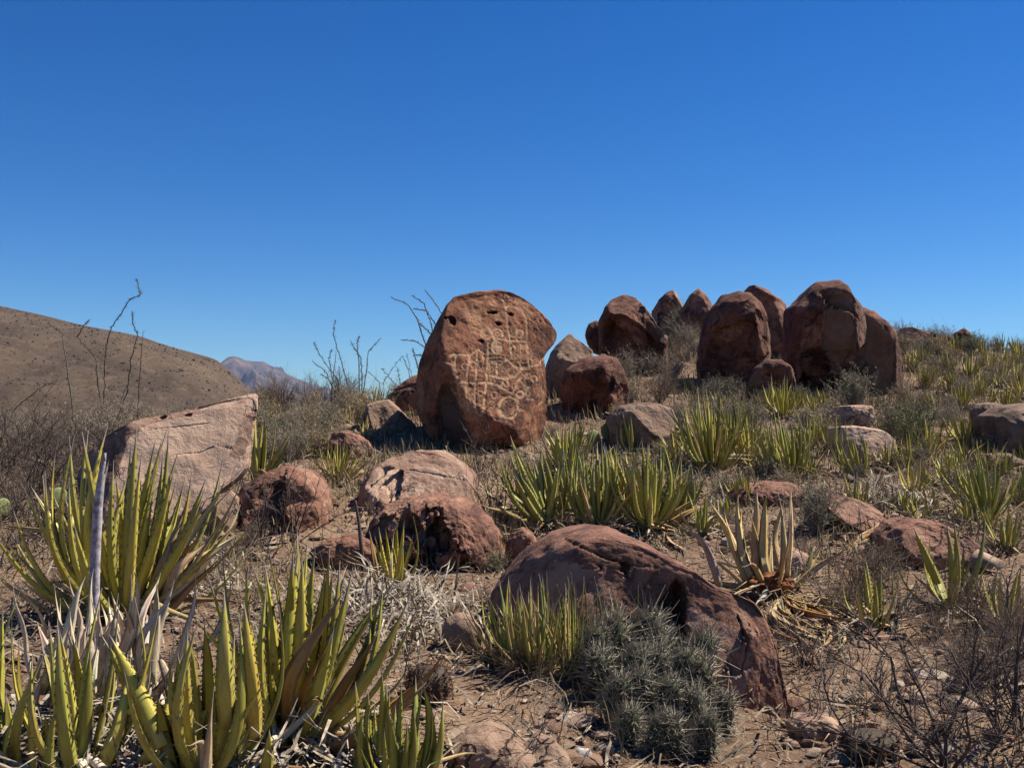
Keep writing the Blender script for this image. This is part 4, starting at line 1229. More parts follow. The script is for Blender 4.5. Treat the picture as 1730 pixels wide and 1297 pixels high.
# crest and far slope: look-alikes
RIDGE = [(1552, 585, 32), (1585, 600, 34), (1612, 598, 34), (1640, 640, 40), (1672, 628, 36), (1700, 622, 34), (1722, 612, 34), (1660, 600, 28), (1690, 592, 26), (1715, 585, 26), (1640, 590, 26), (1598, 632, 34), (1565, 655, 38), (1580, 690, 40),
         (1625, 690, 40), (1665, 690, 44), (1700, 695, 44), (1725, 672, 40), (1540, 625, 32), (1690, 655, 36), (1720, 640, 32), (1655, 665, 36), (1745, 600, 28), (1605, 665, 34), (1560, 612, 28)]
for px, py, h in RIDGE:
    agave('small agave in the brush of the crest, nearest ' + nearest(G(px, py)), px, py, h * 1.15, n=16, spread=34, col=lerp3(GREEN, YEL, random.uniform(0, 0.5)), wid=0.036, dead=0.3, group='agaves crowding the crest past the split slab')
for px, py, h in [(1370, 650, 26), (1365, 610, 30), (1130, 645, 24), (1165, 660, 26), (1350, 690, 36), (1215, 690, 34), (1390, 690, 34), (1145, 560, 22), (1170, 575, 24)]:
    agave('small agave sprouting between the ridge boulders, nearest ' + nearest(G(px, py)), px, py, h, n=14, spread=32, col=lerp3(GREEN, YEL, random.uniform(0, 0.4)), wid=0.034, dead=0.25, group='agaves between the ridge boulders')
for px, py, h in [(510, 735, 34), (545, 720, 34), (590, 715, 32), (470, 720, 30), (530, 765, 36), (615, 735, 30), (600, 690, 28), (490, 760, 30)]:
    agave('small yellowing agave in the tan brush on the crest, nearest ' + nearest(G(px, py)), px, py, h, n=12, spread=36, col=lerp3(GREEN, STRAW, random.uniform(0.2, 0.7)), wid=0.026, dead=0.4, group='agaves in the tan brush')
for px, py, h in [(1650, 745, 40), (1690, 735, 36), (1500, 790, 45), (1540, 740, 44), (1385, 745, 40), (1240, 745, 50), (1530, 870, 50), (1720, 850, 60), (1120, 790, 50), (1290, 760, 50), (1230, 880, 46), (1600, 820, 55), (1570, 860, 40), (1495, 740, 40), (1700, 930, 70), (1175, 740, 55), (1040, 800, 50)] + [(random.uniform(1120, 1740), random.uniform(735, 900), random.uniform(38, 66)) for _ in range(22)] + [(random.uniform(1080, 1400), random.uniform(690, 740), random.uniform(30, 44)) for _ in range(10)]:
    agave('ordinary half-grown agave among litter on the open slope, nearest ' + nearest(G(px, py)), px, py, h, n=14, spread=38, col=lerp3(GREEN, YEL, random.uniform(0, 0.5)), wid=0.030, dead=0.3, group='half-grown agaves on the slope')

# ------------------------------------------------------------------ stalks
def stalk(label, pts, Y, r, mat, name='flower_stalk', cat='stalk', radii=None, dY=0.0):
    root = link(name, None)
    p = [P(a, b, Y + dY * i / max(len(pts) - 1, 1)) for i, (a, b) in enumerate(pts)]
    root.location = p[0]
    mb = MB()
    fine = []
    for i in range(len(p) - 1):
        for t in np.linspace(0, 1, 5, endpoint=False):
            fine.append(p[i].lerp(p[i + 1], t) - p[0])
    fine.append(p[-1] - p[0])
    n = len(fine)
    rr = [np.interp(i / (n - 1), np.linspace(0, 1, len(r)), r) for i in range(n)]
    mb.tube(fine, 0, 0, 10, True, rr)
    st = link('stem', mb.mesh('stem', [M[mat]]), root)
    tag(root, label, cat)
    return root, fine, rr


sroot, sf, sr = stalk('thick pale lilac flower stalk rising from the yellow-green agave', [(160, 1290), (160, 1180), (158, 1060), (160, 960), (165, 860), (172, 800), (178, 765)], 3.0, [0.017, 0.0165, 0.016, 0.0155, 0.014, 0.010, 0.003], 'stalk')
for i in range(4, len(sf) - 2, 3):                        # small bracts on the stalk
    a = random.uniform(0, 6.28)
    mb = MB()
    d = Vector((math.cos(a), math.sin(a), 0))
    b0 = sf[i] + d * sr[i] * 0.9
    side = Vector((-d.y, d.x, 0)) * 0.007
    mb.add([b0 - side, b0 + side, b0 + d * 0.006 + Vector((0, 0, 0.012)), b0 + d * 0.012 + Vector((0, 0, 0.045))], [(0, 1, 2), (0, 2, 3), (2, 1, 3), (1, 0, 3)])
    link('bract', mb.mesh('bract', [M['twig_grey']], False), sroot)
stalk('thin dark dead flower stalk stuck in the dirt', [(613, 985), (611, 930), (606, 880), (600, 845)], G(613, 975).y, [0.012, 0.011, 0.008, 0.006], 'twig_dark', 'dead_stalk')

# ------------------------------------------------------------------ ocotillos: long bare wands
def ocotillo(label, stems, Y, r=0.014, dark=True, group=None):
    r *= 0.6
    root = link('ocotillo', None)
    px, py = stems[0][0]
    g = P(px, py, Y)
    g.z = float(T(g.x, g.y)[0])
    root.location = g
    tag(root, label, 'ocotillo', group)
    for st in stems:
        dy = random.uniform(-0.3, 0.3)
        pts = [P(a, b, Y + dy * i / len(st)) for i, (a, b) in enumerate(st)]
        pts[0].z = min(pts[0].z, float(T(pts[0].x, pts[0].y)[0]) - 0.03)
        fine = []
        for a, b in zip(pts[:-1], pts[1:]):
            for t in np.linspace(0, 1, 7, endpoint=False):
                fine.append(a.lerp(b, t) + Vector((random.gauss(0, .004), random.gauss(0, .004), random.gauss(0, .004))))
        fine.append(pts[-1])
        mb = MB()
        n = len(fine)
        mb.tube([f - g for f in fine], 0, 0, 5, True, [r * (1 - 0.55 * i / n) * random.uniform(0.8, 1.25) for i in range(n)])
        for i in range(2, n):                        # thorns
            for q in range(3):
                d = Vector((random.gauss(0, 1), random.gauss(0, 1), random.gauss(0.3, 0.6))).normalized()
                c = fine[i].lerp(fine[i - 1], random.random()) - g
                mb.tube([c, c + d * random.uniform(0.02, 0.04)], 0.0035, 0.001, 3, False)
        link('stem', mb.mesh('stem', [M['ocotillo']]), root)
    return root


ocotillo('tall forked ocotillo growing behind the sloping pinkish slab', [[(172, 730), (176, 660), (178, 590), (188, 552), (205, 530), (220, 505), (237, 500), (234, 486), (231, 470)], [(188, 735), (215, 660), (221, 610), (232, 567), (224, 545), (223, 525)], [(232, 567), (242, 560)], [(180, 730), (165, 650), (163, 606), (145, 585), (130, 568), (142, 550), (150, 541)], [(130, 568), (105, 562), (80, 545)], [(195, 735), (200, 690), (215, 650)]], 10.8, 0.013)
ocotillo('crooked dark ocotillo wand leaning over the tangled brush', [[(0, 735), (25, 690), (55, 665), (78, 648), (95, 648)], [(25, 690), (40, 712), (55, 730)]], 9.5, 0.011)
ocotillo('wide ocotillo with wands fanning out behind the carved boulder', [[(735, 680), (718, 580), (705, 540), (690, 515), (660, 502)], [(740, 680), (735, 575), (728, 545), (716, 512), (695, 499)], [(740, 680), (742, 560), (722, 525), (698, 522)], [(745, 680), (750, 535), (735, 512), (718, 490)], [(735, 680), (722, 588), (700, 576), (678, 574)], [(738, 680), (730, 565), (715, 552), (708, 545)], [(730, 680), (706, 620), (700, 600), (698, 588)], [(735, 680), (720, 600), (700, 600)]], 12.3, 0.015)
ocotillo('slender ocotillo with a Y-shaped fork on the brushy crest', [[(612, 690), (612, 640), (610, 605), (600, 590), (594, 578)], [(610, 605), (623, 594), (643, 572)], [(608, 690), (606, 610), (603, 580), (608, 567)], [(600, 690), (585, 640), (572, 595), (563, 565), (567, 540)]], 12.2, 0.012)
ocotillo('leafless ocotillo with low spreading wands in the tan brush', [[(585, 690), (570, 640), (548, 612), (535, 590), (530, 578)], [(580, 690), (560, 630), (556, 605), (560, 590)], [(556, 605), (568, 594)], [(585, 690), (555, 640), (540, 632)], [(580, 690), (552, 630), (528, 610)], [(590, 690), (575, 650), (572, 618)]], 12.5, 0.011)
ocotillo('short ocotillo sprigs between the tan brush and the carved boulder', [[(650, 690), (640, 645), (622, 628)], [(655, 690), (668, 650), (655, 635), (645, 622)], [(680, 690), (675, 640), (670, 620)], [(700, 690), (690, 625), (680, 602)], [(640, 690), (650, 640), (680, 600)], [(708, 690), (697, 640), (687, 595)]], 12.6, 0.008)

# ------------------------------------------------------------------ shrubs
def shrub_proto(seed, stems, spread, levels, kids, r0, leafy=0, wig=0.12, up=0.25, thorn=0, leafsize=0.02):
    """unit-high shrub: branches mesh data and leaf mesh data"""
    rd = random.Random(seed)
    br, lf = MB(), MB()

    def grow(p, d, L, r, lev):
        n = 4 if lev < levels else 3
        pts = [p]
        for i in range(n):
            d = (d + Vector((rd.gauss(0, wig), rd.gauss(0, wig), rd.gauss(0, wig) + up * 0.12))).normalized()
            p = p + d * (L / n)
            pts.append(p)
        br.tube(pts, r, r * 0.5, 4 if lev == 0 else 3, False)
        for q in range(thorn if lev > 0 else 0):
            k = rd.randrange(1, len(pts))
            e = Vector((rd.gauss(0, 1), rd.gauss(0, 1), rd.gauss(0, 1))).normalized()
            br.tube([pts[k], pts[k] + e * 0.035], r * 0.35, r * 0.1, 3, False)
        if lev < levels:
            for q in range(kids):
                k = rd.randrange(1, len(pts))
                e = (d * 0.8 + Vector((rd.gauss(0, .55), rd.gauss(0, .55), rd.gauss(0.15, .4)))).normalized()
                grow(pts[k], e, L * rd.uniform(0.45, 0.75), r * 0.55, lev + 1)
        if leafy and lev >= levels - 1:
            for q in range(leafy):
                k = rd.randrange(0, len(pts))
                c = pts[k] + Vector((rd.gauss(0, .01), rd.gauss(0, .01), rd.gauss(0, .01)))
                e = Vector((rd.gauss(0, 1), rd.gauss(0, 1), rd.gauss(0.4, 1))).normalized()
                f = e.cross(Vector((rd.gauss(0, 1), rd.gauss(0, 1), rd.gauss(0, 1)))).normalized()
                s = leafsize * rd.uniform(0.6, 1.4)
                lf.add([c, c + e * s * 0.8 + f * s * 0.15, c + e * s * 1.6, c + e * s * 0.8 - f * s * 0.15], [(0, 1, 2, 3)])

    for i in range(stems):
        a = rd.uniform(0, 6.28)
        th = math.radians(abs(rd.gauss(0, spread)))
        d = Vector((math.sin(th) * math.cos(a), math.sin(th) * math.sin(a), math.cos(th)))
        grow(Vector((math.cos(a) * 0.05 * rd.random(), math.sin(a) * 0.05 * rd.random(), -0.04)), d, rd.uniform(0.5, 0.72), r0, 0)
    return br, lf


SH = {}
def shrub_type(key, twig, leaf, *args, variants=2, **kw):
    SH[key] = []
    for v in range(variants):
        br, lf = shrub_proto(hash((key, v)) % 1 + len(key) * 13 + v * 7, *args, **kw)
        SH[key].append((br.mesh('branches', [M[twig]]), lf.mesh('foliage', [M[leaf]], False) if lf.n else None))


shrub_type('brush', 'twig_grey', 'leaflet_tan', 20, 26, 2, 4, 0.010, leafy=2, leafsize=0.035, variants=3)
shrub_type('tan', 'twig_tan', 'leaflet_tan', 22, 24, 2, 4, 0.009, leafy=3, leafsize=0.05, variants=3)
shrub_type('brown', 'twig_brown', 'leaflet_tan', 18, 34, 2, 5, 0.009, leafy=0, variants=2)
shrub_type('greygreen', 'twig_grey', 'leaflet_grey', 34, 32, 2, 4, 0.0085, leafy=3, leafsize=0.045, variants=2, wig=0.08)
shrub_type('green', 'twig_brown', 'leaflet_green', 14, 22, 2, 4, 0.009, leafy=8, leafsize=0.045, variants=2)
shrub_type('bare', 'twig_dark', 'leaflet_tan', 9, 40, 3, 4, 0.011, wig=0.16, variants=2)
shrub_type('thorny', 'twig_dark', 'leaflet_tan', 7, 34, 2, 3, 0.014, wig=0.14, thorn=4, variants=2)
shrub_type('wiry', 'twig_grey', 'leaflet_tan', 6, 36, 2, 3, 0.009, wig=0.18, variants=2)


def shrub(label, kind, px, py, hpx, wid=1.0, group=None, name='shrub', Y=None, v=None, root=None):
    g = Vector(root) if root else (P(px, py, Y) if Y else G(px, py))
    g.z = float(T(g.x, g.y)[0]) - 0.01
    h = hpx * g.y / FX
    r = link(name, None, None, g)
    r.rotation_euler = (0, 0, random.uniform(0, 6.28))
    r.scale = (h * wid, h * wid, h)
    if group:
        size = 'tall' if h > 0.42 else 'knee-high' if h > 0.29 else 'low'
        label = size + ' ' + label.replace('taller ', '').replace('low brown', 'brown') + ', nearest ' + nearest(g)
        if len(label.split()) > 16:
            label = label.replace(' past the split slab', '').replace(' of the thicket', '').replace(' of the brush patch', '').replace(' on the littered slope', '')
    tag(r, label, 'shrub', group)
    b, l = SH[kind][(v if v is not None else random.randrange(9)) % len(SH[kind])]
    link('branches', b, r)
    if l:
        link('foliage', l, r)
    return r


shrub('big bare dark shrub with tangled branching twigs by the loose stones', 'bare', 1600, 1290, 300, 1.25, v=0)
shrub('second bare dark shrub with twigs reaching over the dirt', 'bare', 1715, 1250, 300, 1.1, v=1)
shrub('low wiry bare twigs spread before the arched boulder', 'wiry', 1395, 1245, 170, 1.3, v=0)
shrub('bare pale twig bush at the foot of the hedgehog cactus', 'wiry', 925, 1275, 190, 1.0, v=1)
shrub('fine reddish twigs lying under the narrow-leaved green tuft', 'brown', 880, 1150, 70, 2.0, v=0)
shrub('bare thorny grey shrub in front of the rounded red boulder', 'thorny', 490, 915, 125, 1.0, v=0)
shrub('bare thorny shrub with a forked top near the pinkish slab', 'thorny', 440, 925, 130, 0.9, v=1)
shrub('dark upright bare shrub at the foot of the carved boulder', 'thorny', 835, 885, 130, 0.75, v=1)
shrub('thin leafless shrub touching the carved boulder base', 'thorny', 808, 800, 95, 0.7, v=0)
shrub('dense grey-green bush in front of the tall split slab', 'greygreen', 1445, 690, 66, 1.15)
shrub('dark grey-green bush uphill of the broad flat tan rock', 'greygreen', 1505, 745, 66, 1.1)
shrub('bright green small-leaved bush next to the dark grey-green bush', 'green', 1552, 765, 95, 0.8)
shrub('grey dry bush over the flat red ledge', 'greygreen', 1380, 905, 95, 1.0)
shrub('small green-leaved plant growing on the face of the pinkish slab', 'green', 292, 790, 60, 0.6, Y=6.15)
shrub('sprig of green leaves beside a bare stem on the pinkish slab', 'green', 265, 790, 55, 0.6, Y=6.15)
shrub('low grey cushion bush between the two foreground boulders', 'greygreen', 835, 965, 38, 1.4)
for px, py, h in [(20, 800, 130), (60, 830, 150), (110, 790, 110), (20, 880, 150), (140, 770, 90), (75, 900, 120), (-20, 850, 150), (0, 960, 130), (160, 830, 100)]:
    shrub('tangled dark bare brush behind the big yellow-green agave', 'bare', px, py, h, 1.2, group='tangled brush by the big agave')
for px, py, h in [(150, 745, 60), (200, 735, 75), (240, 725, 50), (90, 755, 70), (30, 760, 70), (180, 760, 80), (300, 715, 40)]:
    shrub('leafless grey brush on the drop behind the pinkish slab', 'brush', px, py, h, 1.1, group='grey brush behind the pinkish slab')
for i in range(44):
    px, py = random.uniform(425, 690), random.uniform(690, 780)
    if px > 600 and py > 715:
        px -= 130
    k = random.choice(['tan', 'brush', 'tan', 'brush', 'greygreen'])
    shrub({'tan': 'tan dry bush of the brush patch on the crest', 'brush': 'grey leafless bush of the brush patch on the crest', 'greygreen': 'grey-green bush of the brush patch on the crest'}[k], k, px, py, random.uniform(30, 56), 1.1, group='brush patch on the crest: ' + k)
for px, py, h in [(480, 700, 75), (455, 695, 60), (560, 690, 75), (590, 690, 66), (430, 700, 50), (520, 690, 62)]:
    shrub('taller brown bush breaking the skyline beside the mountain', 'brown', px, py, h, 0.9, group='skyline bushes beside the mountain')
for i in range(14):
    px, py = random.uniform(1010, 1180), random.uniform(560, 690)
    if py < 600:
        px = random.uniform(1100, 1180)
    k = random.choice(['brown', 'brush', 'brown'])
    shrub({'brown': 'reddish-brown bare bush between the dome and hooded boulders', 'brush': 'grey bush between the dome and hooded boulders'}[k], k, px, py, random.uniform(38, 62), 1.1, group='brush between the dome and hooded boulders: ' + k)
for i in range(12):
    px, py = random.uniform(1140, 1400), random.uniform(672, 730)
    k = random.choice(['greygreen', 'brush', 'greygreen'])
    shrub({'greygreen': 'grey-green bush in the band below the hooded boulder', 'brush': 'grey twiggy bush in the band below the hooded boulder'}[k], k, px, py, random.uniform(32, 52), 1.15, group='bush band below the hooded boulder: ' + k)
for px, py, h in [(1360, 650, 75), (1385, 660, 85), (1410, 665, 80), (1340, 640, 60), (1440, 668, 66)]:
    shrub('brown leafless bush against the dark face of the highest boulder', 'brown', px, py, h, 1.0, group='bushes against the highest boulder')
for i in range(44):
    px, py = random.uniform(1520, 1770), random.uniform(575, 720)
    k = random.choice(['greygreen', 'brush', 'tan', 'tan', 'brush', 'green'])
    shrub({'greygreen': 'grey-green bush of the thicket on the crest past the split slab', 'brush': 'grey twiggy bush of the thicket on the crest past the split slab', 'tan': 'straw-coloured bush of the thicket on the crest past the split slab', 'green': 'leafy green bush of the thicket on the crest past the split slab'}[k], k, px, py, random.uniform(18, 40), 1.2, group='thicket on the crest: ' + k)
for px, py, h in [(1515, 580, 45), (1530, 575, 40), (1680, 572, 30), (1660, 575, 28), (1725, 575, 30)]:
    shrub('bare twig bush standing against the sky on the crest', 'brush', px, py, h, 1.0, group='twig bushes against the sky')
for i in range(14):
    px, py = random.uniform(1180, 1740), random.uniform(760, 960)
    k = random.choice(['brush', 'brown', 'wiry'])
    shrub({'brush': 'grey dry bush on the littered slope between agaves', 'brown': 'brown bare bush on the littered slope between agaves', 'wiry': 'wiry pale twigs on the littered slope between agaves'}[k], k, px, py, random.uniform(30, 55), 1.2, group='dry bushes between the agaves: ' + k)
for i in range(6):
    px, py = random.uniform(1340, 1740), random.uniform(960, 1120)
    shrub('low brown twigs under the bare dark shrubs', 'brown', px, py, random.uniform(50, 90), 1.3, group='low twigs under the bare shrubs')

for i in range(34):
    px, py = random.uniform(1150, 1760), random.uniform(735, 930)
    k = random.choice(['brush', 'tan', 'wiry', 'tan', 'greygreen'])
    shrub({'brush': 'grey dry bushlet in the litter of the open slope', 'tan': 'straw bushlet in the litter of the open slope', 'wiry': 'wiry twigs in the litter of the open slope', 'greygreen': 'grey-green bushlet in the litter of the open slope'}[k], k, px, py, random.uniform(22, 42), 1.3, group='bushlets of the open slope: ' + k)
for i in range(12):
    px, py = random.uniform(860, 1150), random.uniform(700, 800)
    k = random.choice(['brush', 'tan', 'wiry'])
    shrub({'brush': 'grey dry bushlet among stones below the ridge', 'tan': 'straw bushlet among stones below the ridge', 'wiry': 'wiry twigs among stones below the ridge'}[k], k, px, py, random.uniform(20, 36), 1.3, group='bushlets below the ridge: ' + k)
for i in range(14):
    px, py = random.uniform(400, 900), random.uniform(900, 1200)
    k = random.choice(['wiry', 'brown', 'brush'])
    shrub({'brush': 'tiny grey bush in the dirt near the crumbling boulder', 'brown': 'tiny brown twigs in the dirt near the crumbling boulder', 'wiry': 'tiny wiry twigs in the dirt near the crumbling boulder'}[k], k, px, py, random.uniform(26, 50), 1.3, group='tiny bushes in the foreground dirt: ' + k)
for i in range(14):
    px, py = random.uniform(1340, 1740), random.uniform(930, 1280)
    k = random.choice(['wiry', 'brown', 'bare'])
    shrub({'bare': 'dark bare twigs in the stony dirt', 'brown': 'brown bare twigs in the stony dirt', 'wiry': 'wiry twigs in the stony dirt'}[k], k, px, py, random.uniform(50, 110), 1.3, group='twigs in the stony dirt: ' + k)

for i in range(12):
    px, py = random.uniform(20, 430), random.uniform(900, 1120)
    k = random.choice(['bare', 'brown', 'wiry'])
    shrub({'bare': 'dark twig tangle under the big yellow-green agave', 'brown': 'brown twig tangle under the big yellow-green agave', 'wiry': 'wiry twig tangle under the big yellow-green agave'}[k], k, px, py, random.uniform(40, 75), 1.5, group='twig tangles under the big agave: ' + k)

# narrow-leaved green tuft
def tuft(label, px, py, hpx, n, spread, cols, wid, name='grass_tuft', cat='grass tuft', group=None):
    g = G(px, py)
    g.z -= 0.01
    r = link(name, None, None, g)
    tag(r, label, cat, group)
    h = hpx * g.y / FX
    for i in range(n):
        ph = random.uniform(0, 6.28)
        th = math.radians(abs(random.gauss(0, spread)))
        d = Vector((math.sin(th) * math.cos(ph), math.sin(th) * math.sin(ph), math.cos(th)))
        o3 = Vector((math.cos(ph), math.sin(ph), 0))
        b = g + o3 * random.uniform(0, 0.30) * h
        put_leaf(r, b, b + d * h * random.uniform(0.5, 1.0), wid * random.uniform(0.7, 1.3), random.choice(cols), LEAF_FAR, o3, 'blade')
    return r


tuft('narrow-leaved green tuft next to the hedgehog cactus', 905, 1125, 165, 130, 26, [GREEN, lerp3(GREEN, STRAW, .5), STRAW, lerp3(GREEN, YEL, .4), DEEP], 0.015)
tuft('dry straw tuft in the dirt left of the narrow-leaved green tuft'.replace(' left of', ' beside'), 862, 1118, 110, 80, 40, [STRAW, GREY_D, WHITE, lerp3(GREEN, STRAW, .6)], 0.010)
tuft('second narrow-leaved tuft right against the arched boulder', 965, 1130, 165, 90, 24, [GREEN, STRAW, lerp3(GREEN, STRAW, .5)], 0.010)
for px, py, h in [(1340, 625, 40), (1355, 640, 44)]:
    tuft('yellow-green grassy tuft by the low brown rock', px, py, h, 50, 34, [GREEN, YEL, lerp3(GREEN, STRAW, .5)], 0.014, group='tufts by the low brown rock')

# ------------------------------------------------------------------ cacti
def cactus_stem_mesh(h, r, ribs=10):
    V, F = [], []
    rows, seg = 14, ribs * 2
    for i in range(rows):
        t = i / (rows - 1)
        z = h * t
        rr = r * (math.sin(min(1, t * 2.2 + 0.35) * math.pi / 2) if t < 0.5 else math.sqrt(max(0.0, 1 - ((t - 0.5) / 0.5) ** 2.6)))
        for j in range(seg):
            a = 2 * math.pi * j / seg
            k = rr * (1.0 if j % 2 == 0 else 0.86) + 0.0008
            V.append((k * math.cos(a), k * math.sin(a), z))
    for i in range(rows - 1):
        for j in range(seg):
            j2 = (j + 1) % seg
            F.append((i * seg + j, i * seg + j2, (i + 1) * seg + j2, (i + 1) * seg + j))
    F.append(tuple((rows - 1) * seg + j for j in range(seg)))
    return V, F


def spines_mesh(h, r, n_ar, per, length, mat, ribs=10, up=0.5):
    mb = MB()
    for i in range(n_ar):
        for j in range(ribs):
            t = (i + 0.5 + random.uniform(-.2, .2)) / n_ar
            a = 2 * math.pi * j / ribs
            rr = r * (math.sin(min(1, t * 2.2 + 0.35) * math.pi / 2) if t < 0.5 else math.sqrt(max(0.02, 1 - ((t - 0.5) / 0.5) ** 2.6)))
            c = Vector((rr * math.cos(a), rr * math.sin(a), h * t))
            nrm = Vector((math.cos(a), math.sin(a), up + max(0, t - 0.6) * 4)).normalized()
            for q in range(per):
                d = (nrm + Vector((random.gauss(0, .55), random.gauss(0, .55), random.gauss(0, .55)))).normalized()
                L = length * random.uniform(0.5, 1.3) * (1.5 if q == 0 else 0.85)
                mb.tube([c, c + d * L], 0.0015, 0.0004, 3, False)
    return mb.mesh('spines', [M[mat]], False)


HC = []
for v in range(3):
    V_, F_ = cactus_stem_mesh(0.17, 0.033)
    HC.append((mesh_from('cactus_stem', V_, F_, [M['cactus_skin']]), spines_mesh(0.17, 0.034, 9, 5, 0.046, 'spine')))
g0 = G(1120, 1225)
hc = link('hedgehog_cactus', None, None, g0)
tag(hc, 'clump of spiny hedgehog cactus stems beside the arched boulder', 'cactus')
for px, py, sc in [(1000, 1140, 1.25), (1040, 1135, 1.4), (1085, 1135, 1.45), (1130, 1150, 1.3), (1175, 1160, 1.25), (1020, 1170, 1.15), (1062, 1172, 1.2), (1108, 1178, 1.2), (1150, 1188, 1.2), (1195, 1195, 1.1), (1040, 1212, 1.05), (1085, 1215, 1.1), (1128, 1225, 1.05), (1172, 1232, 1.05), (1212, 1235, 0.95), (1060, 1250, 0.9), (1105, 1262, 0.9), (1150, 1268, 0.9), (1192, 1268, 0.85)]:
    p = G(px, py + 8)
    p.y = max(p.y, 2.9)
    p.z = float(T(p.x, p.y)[0]) - 0.02
    bo, so = random.choice(HC)
    o = link('stem', bo, hc, p - g0)
    k = sc
    o.scale = (k, k, k * random.uniform(0.95, 1.15))
    o.rotation_euler = (random.uniform(.1, .4), random.uniform(-.3, .25), random.uniform(-.3, .3))
    so_ = link('spines', so, o)
    so_['kind'] = 'stuff'
# small barrel cactus
V_, F_ = cactus_stem_mesh(0.11, 0.065, 13)
gb = G(725, 1185)
bc = link('barrel_cactus', None, None, gb)
tag(bc, 'small round reddish barrel cactus half buried in dry litter', 'cactus')
link('body', mesh_from('cactus_body', V_, F_, [M['barrel_skin']]), bc)
s_ = link('spines', spines_mesh(0.11, 0.065, 9, 9, 0.017, 'spine_red', 13, 0.2), bc)
s_['kind'] = 'stuff'
V_, F_ = cactus_stem_mesh(0.07, 0.08, 13)
gb = G(1470, 1275)
bc = link('barrel_cactus', None, None, gb)
tag(bc, 'flat dark barrel cactus in the shade of the bare shrub', 'cactus')
link('body', mesh_from('cactus_body', V_, F_, [M['barrel_skin']]), bc)
s_ = link('spines', spines_mesh(0.07, 0.08, 6, 8, 0.02, 'spine_red', 13, 0.2), bc)
s_['kind'] = 'stuff'


def pad_mesh():
    V, F = ball(4, 0.8)
    W_ = V.copy()
    W_[:, 0] *= 0.075 * (1 + 0.18 * V[:, 2])
    W_[:, 1] *= 0.013
    W_[:, 2] = (W_[:, 2] + 1) * 0.085
    return mesh_from('pad', W_, F, [M['pad']])


PAD = pad_mesh()


def prickly(label, pads, Y):
    px, py = pads[0][:2]
    g = P(px, py, Y)
    g.z = float(T(g.x, g.y)[0])
    r = link('prickly_pear', None, None, g)
    tag(r, label, 'cactus')
    for px, py, rz, ry, sc in pads:
        o = link('pad', PAD, r, P(px, py, Y + random.uniform(-.03, .03)) - g)
        o.rotation_euler = (-0.15, ry, rz)
        o.scale = (sc,) * 3
        mb = MB()
        for q in range(60):
            a, k = random.uniform(0, 6.28), math.sqrt(random.random()) * 0.9
            c = Vector((0.072 * k * math.cos(a), random.choice((-1, 1)) * 0.010, 0.085 + 0.078 * k * math.sin(a)))
            mb.tube([c, c + Vector((random.gauss(0, .006), math.copysign(0.012, c.y), random.gauss(0, .006)))], 0.001, 0.0003, 3, False)
        s_ = link('spines', mb.mesh('spines', [M['spine']], False), o)
        s_['kind'] = 'stuff'


prickly('two-pad prickly pear by the grey faceted boulder', [(1008, 755, 0.5, -0.3, 0.95), (1022, 742, 0.4, 0.35, 0.9)], G(1010, 758).y)
prickly('prickly pear pads in the tangled dark brush', [(98, 852, 0.7, 0.15, 0.6), (8, 870, 1.0, -0.1, 0.6)], 5.9)

# ------------------------------------------------------------------ loose stones one can count
def stone_mesh(seed):
    rs = np.random.default_rng(seed)
    V, F = ball(3, 0.8)
    p = V * np.array([1, 0.8, 0.55])
    for k in range(6):
        n = rs.normal(size=3)
        n /= np.linalg.norm(n)
        d = p @ n
        p = p - n[None] * np.maximum(d - d.max() * rs.uniform(0.55, 0.85), 0)[:, None]
    p = p * (1 + 0.12 * fbm(p * 1.7 + seed, 3))[:, None]
    return mesh_from('stone', p, F, [M['stone']], smooth=False)


RES[3] = (5, 10)
STONES = [stone_mesh(s) for s in range(9)]
zones = [(560, 820, 830, 1060, 46, 0.03), (1330, 1560, 1150, 1290, 48, 0.03), (880, 1060, 1180, 1290, 34, 0.026), (1180, 1560, 770, 960, 36, 0.05), (380, 620, 860, 960, 24, 0.035), (1480, 1730, 720, 860, 24, 0.05), (1580, 1730, 1020, 1280, 30, 0.028)]
ns = 0
where = ['bare dirt below the carved boulder', 'dirt at the foot of the arched boulder', 'ground under the hedgehog cactus', 'slope between the agave clumps', 'dirt around the rounded red boulder', 'slope below the large smooth boulder', 'ground under the bare dark shrubs']
for zi, (xa, xb, ya, yb, n, sz) in enumerate(zones):
    for i in range(n):
        p = G(random.uniform(xa, xb), random.uniform(ya, yb))
        o = link('stone', random.choice(STONES), None, p)
        k = sz * 0.9 * min(random.lognormvariate(0, 0.45), 1.6)
        o.scale = (k * random.uniform(0.8, 1.3), k * random.uniform(0.8, 1.2), k * random.uniform(0.7, 1.1))
        o.location.z += float(micro(np.array([p.x]), np.array([p.y]))[0]) + k * 0.15
        o.rotation_euler = (random.uniform(-.3, .3), random.uniform(-.3, .3), random.uniform(0, 6.28))
        tag(o, ('fist-sized' if k > 0.038 else 'small' if k > 0.024 else 'pebble-sized') + ' loose stone on the ' + where[zi], 'stone', 'stones on the ' + where[zi])

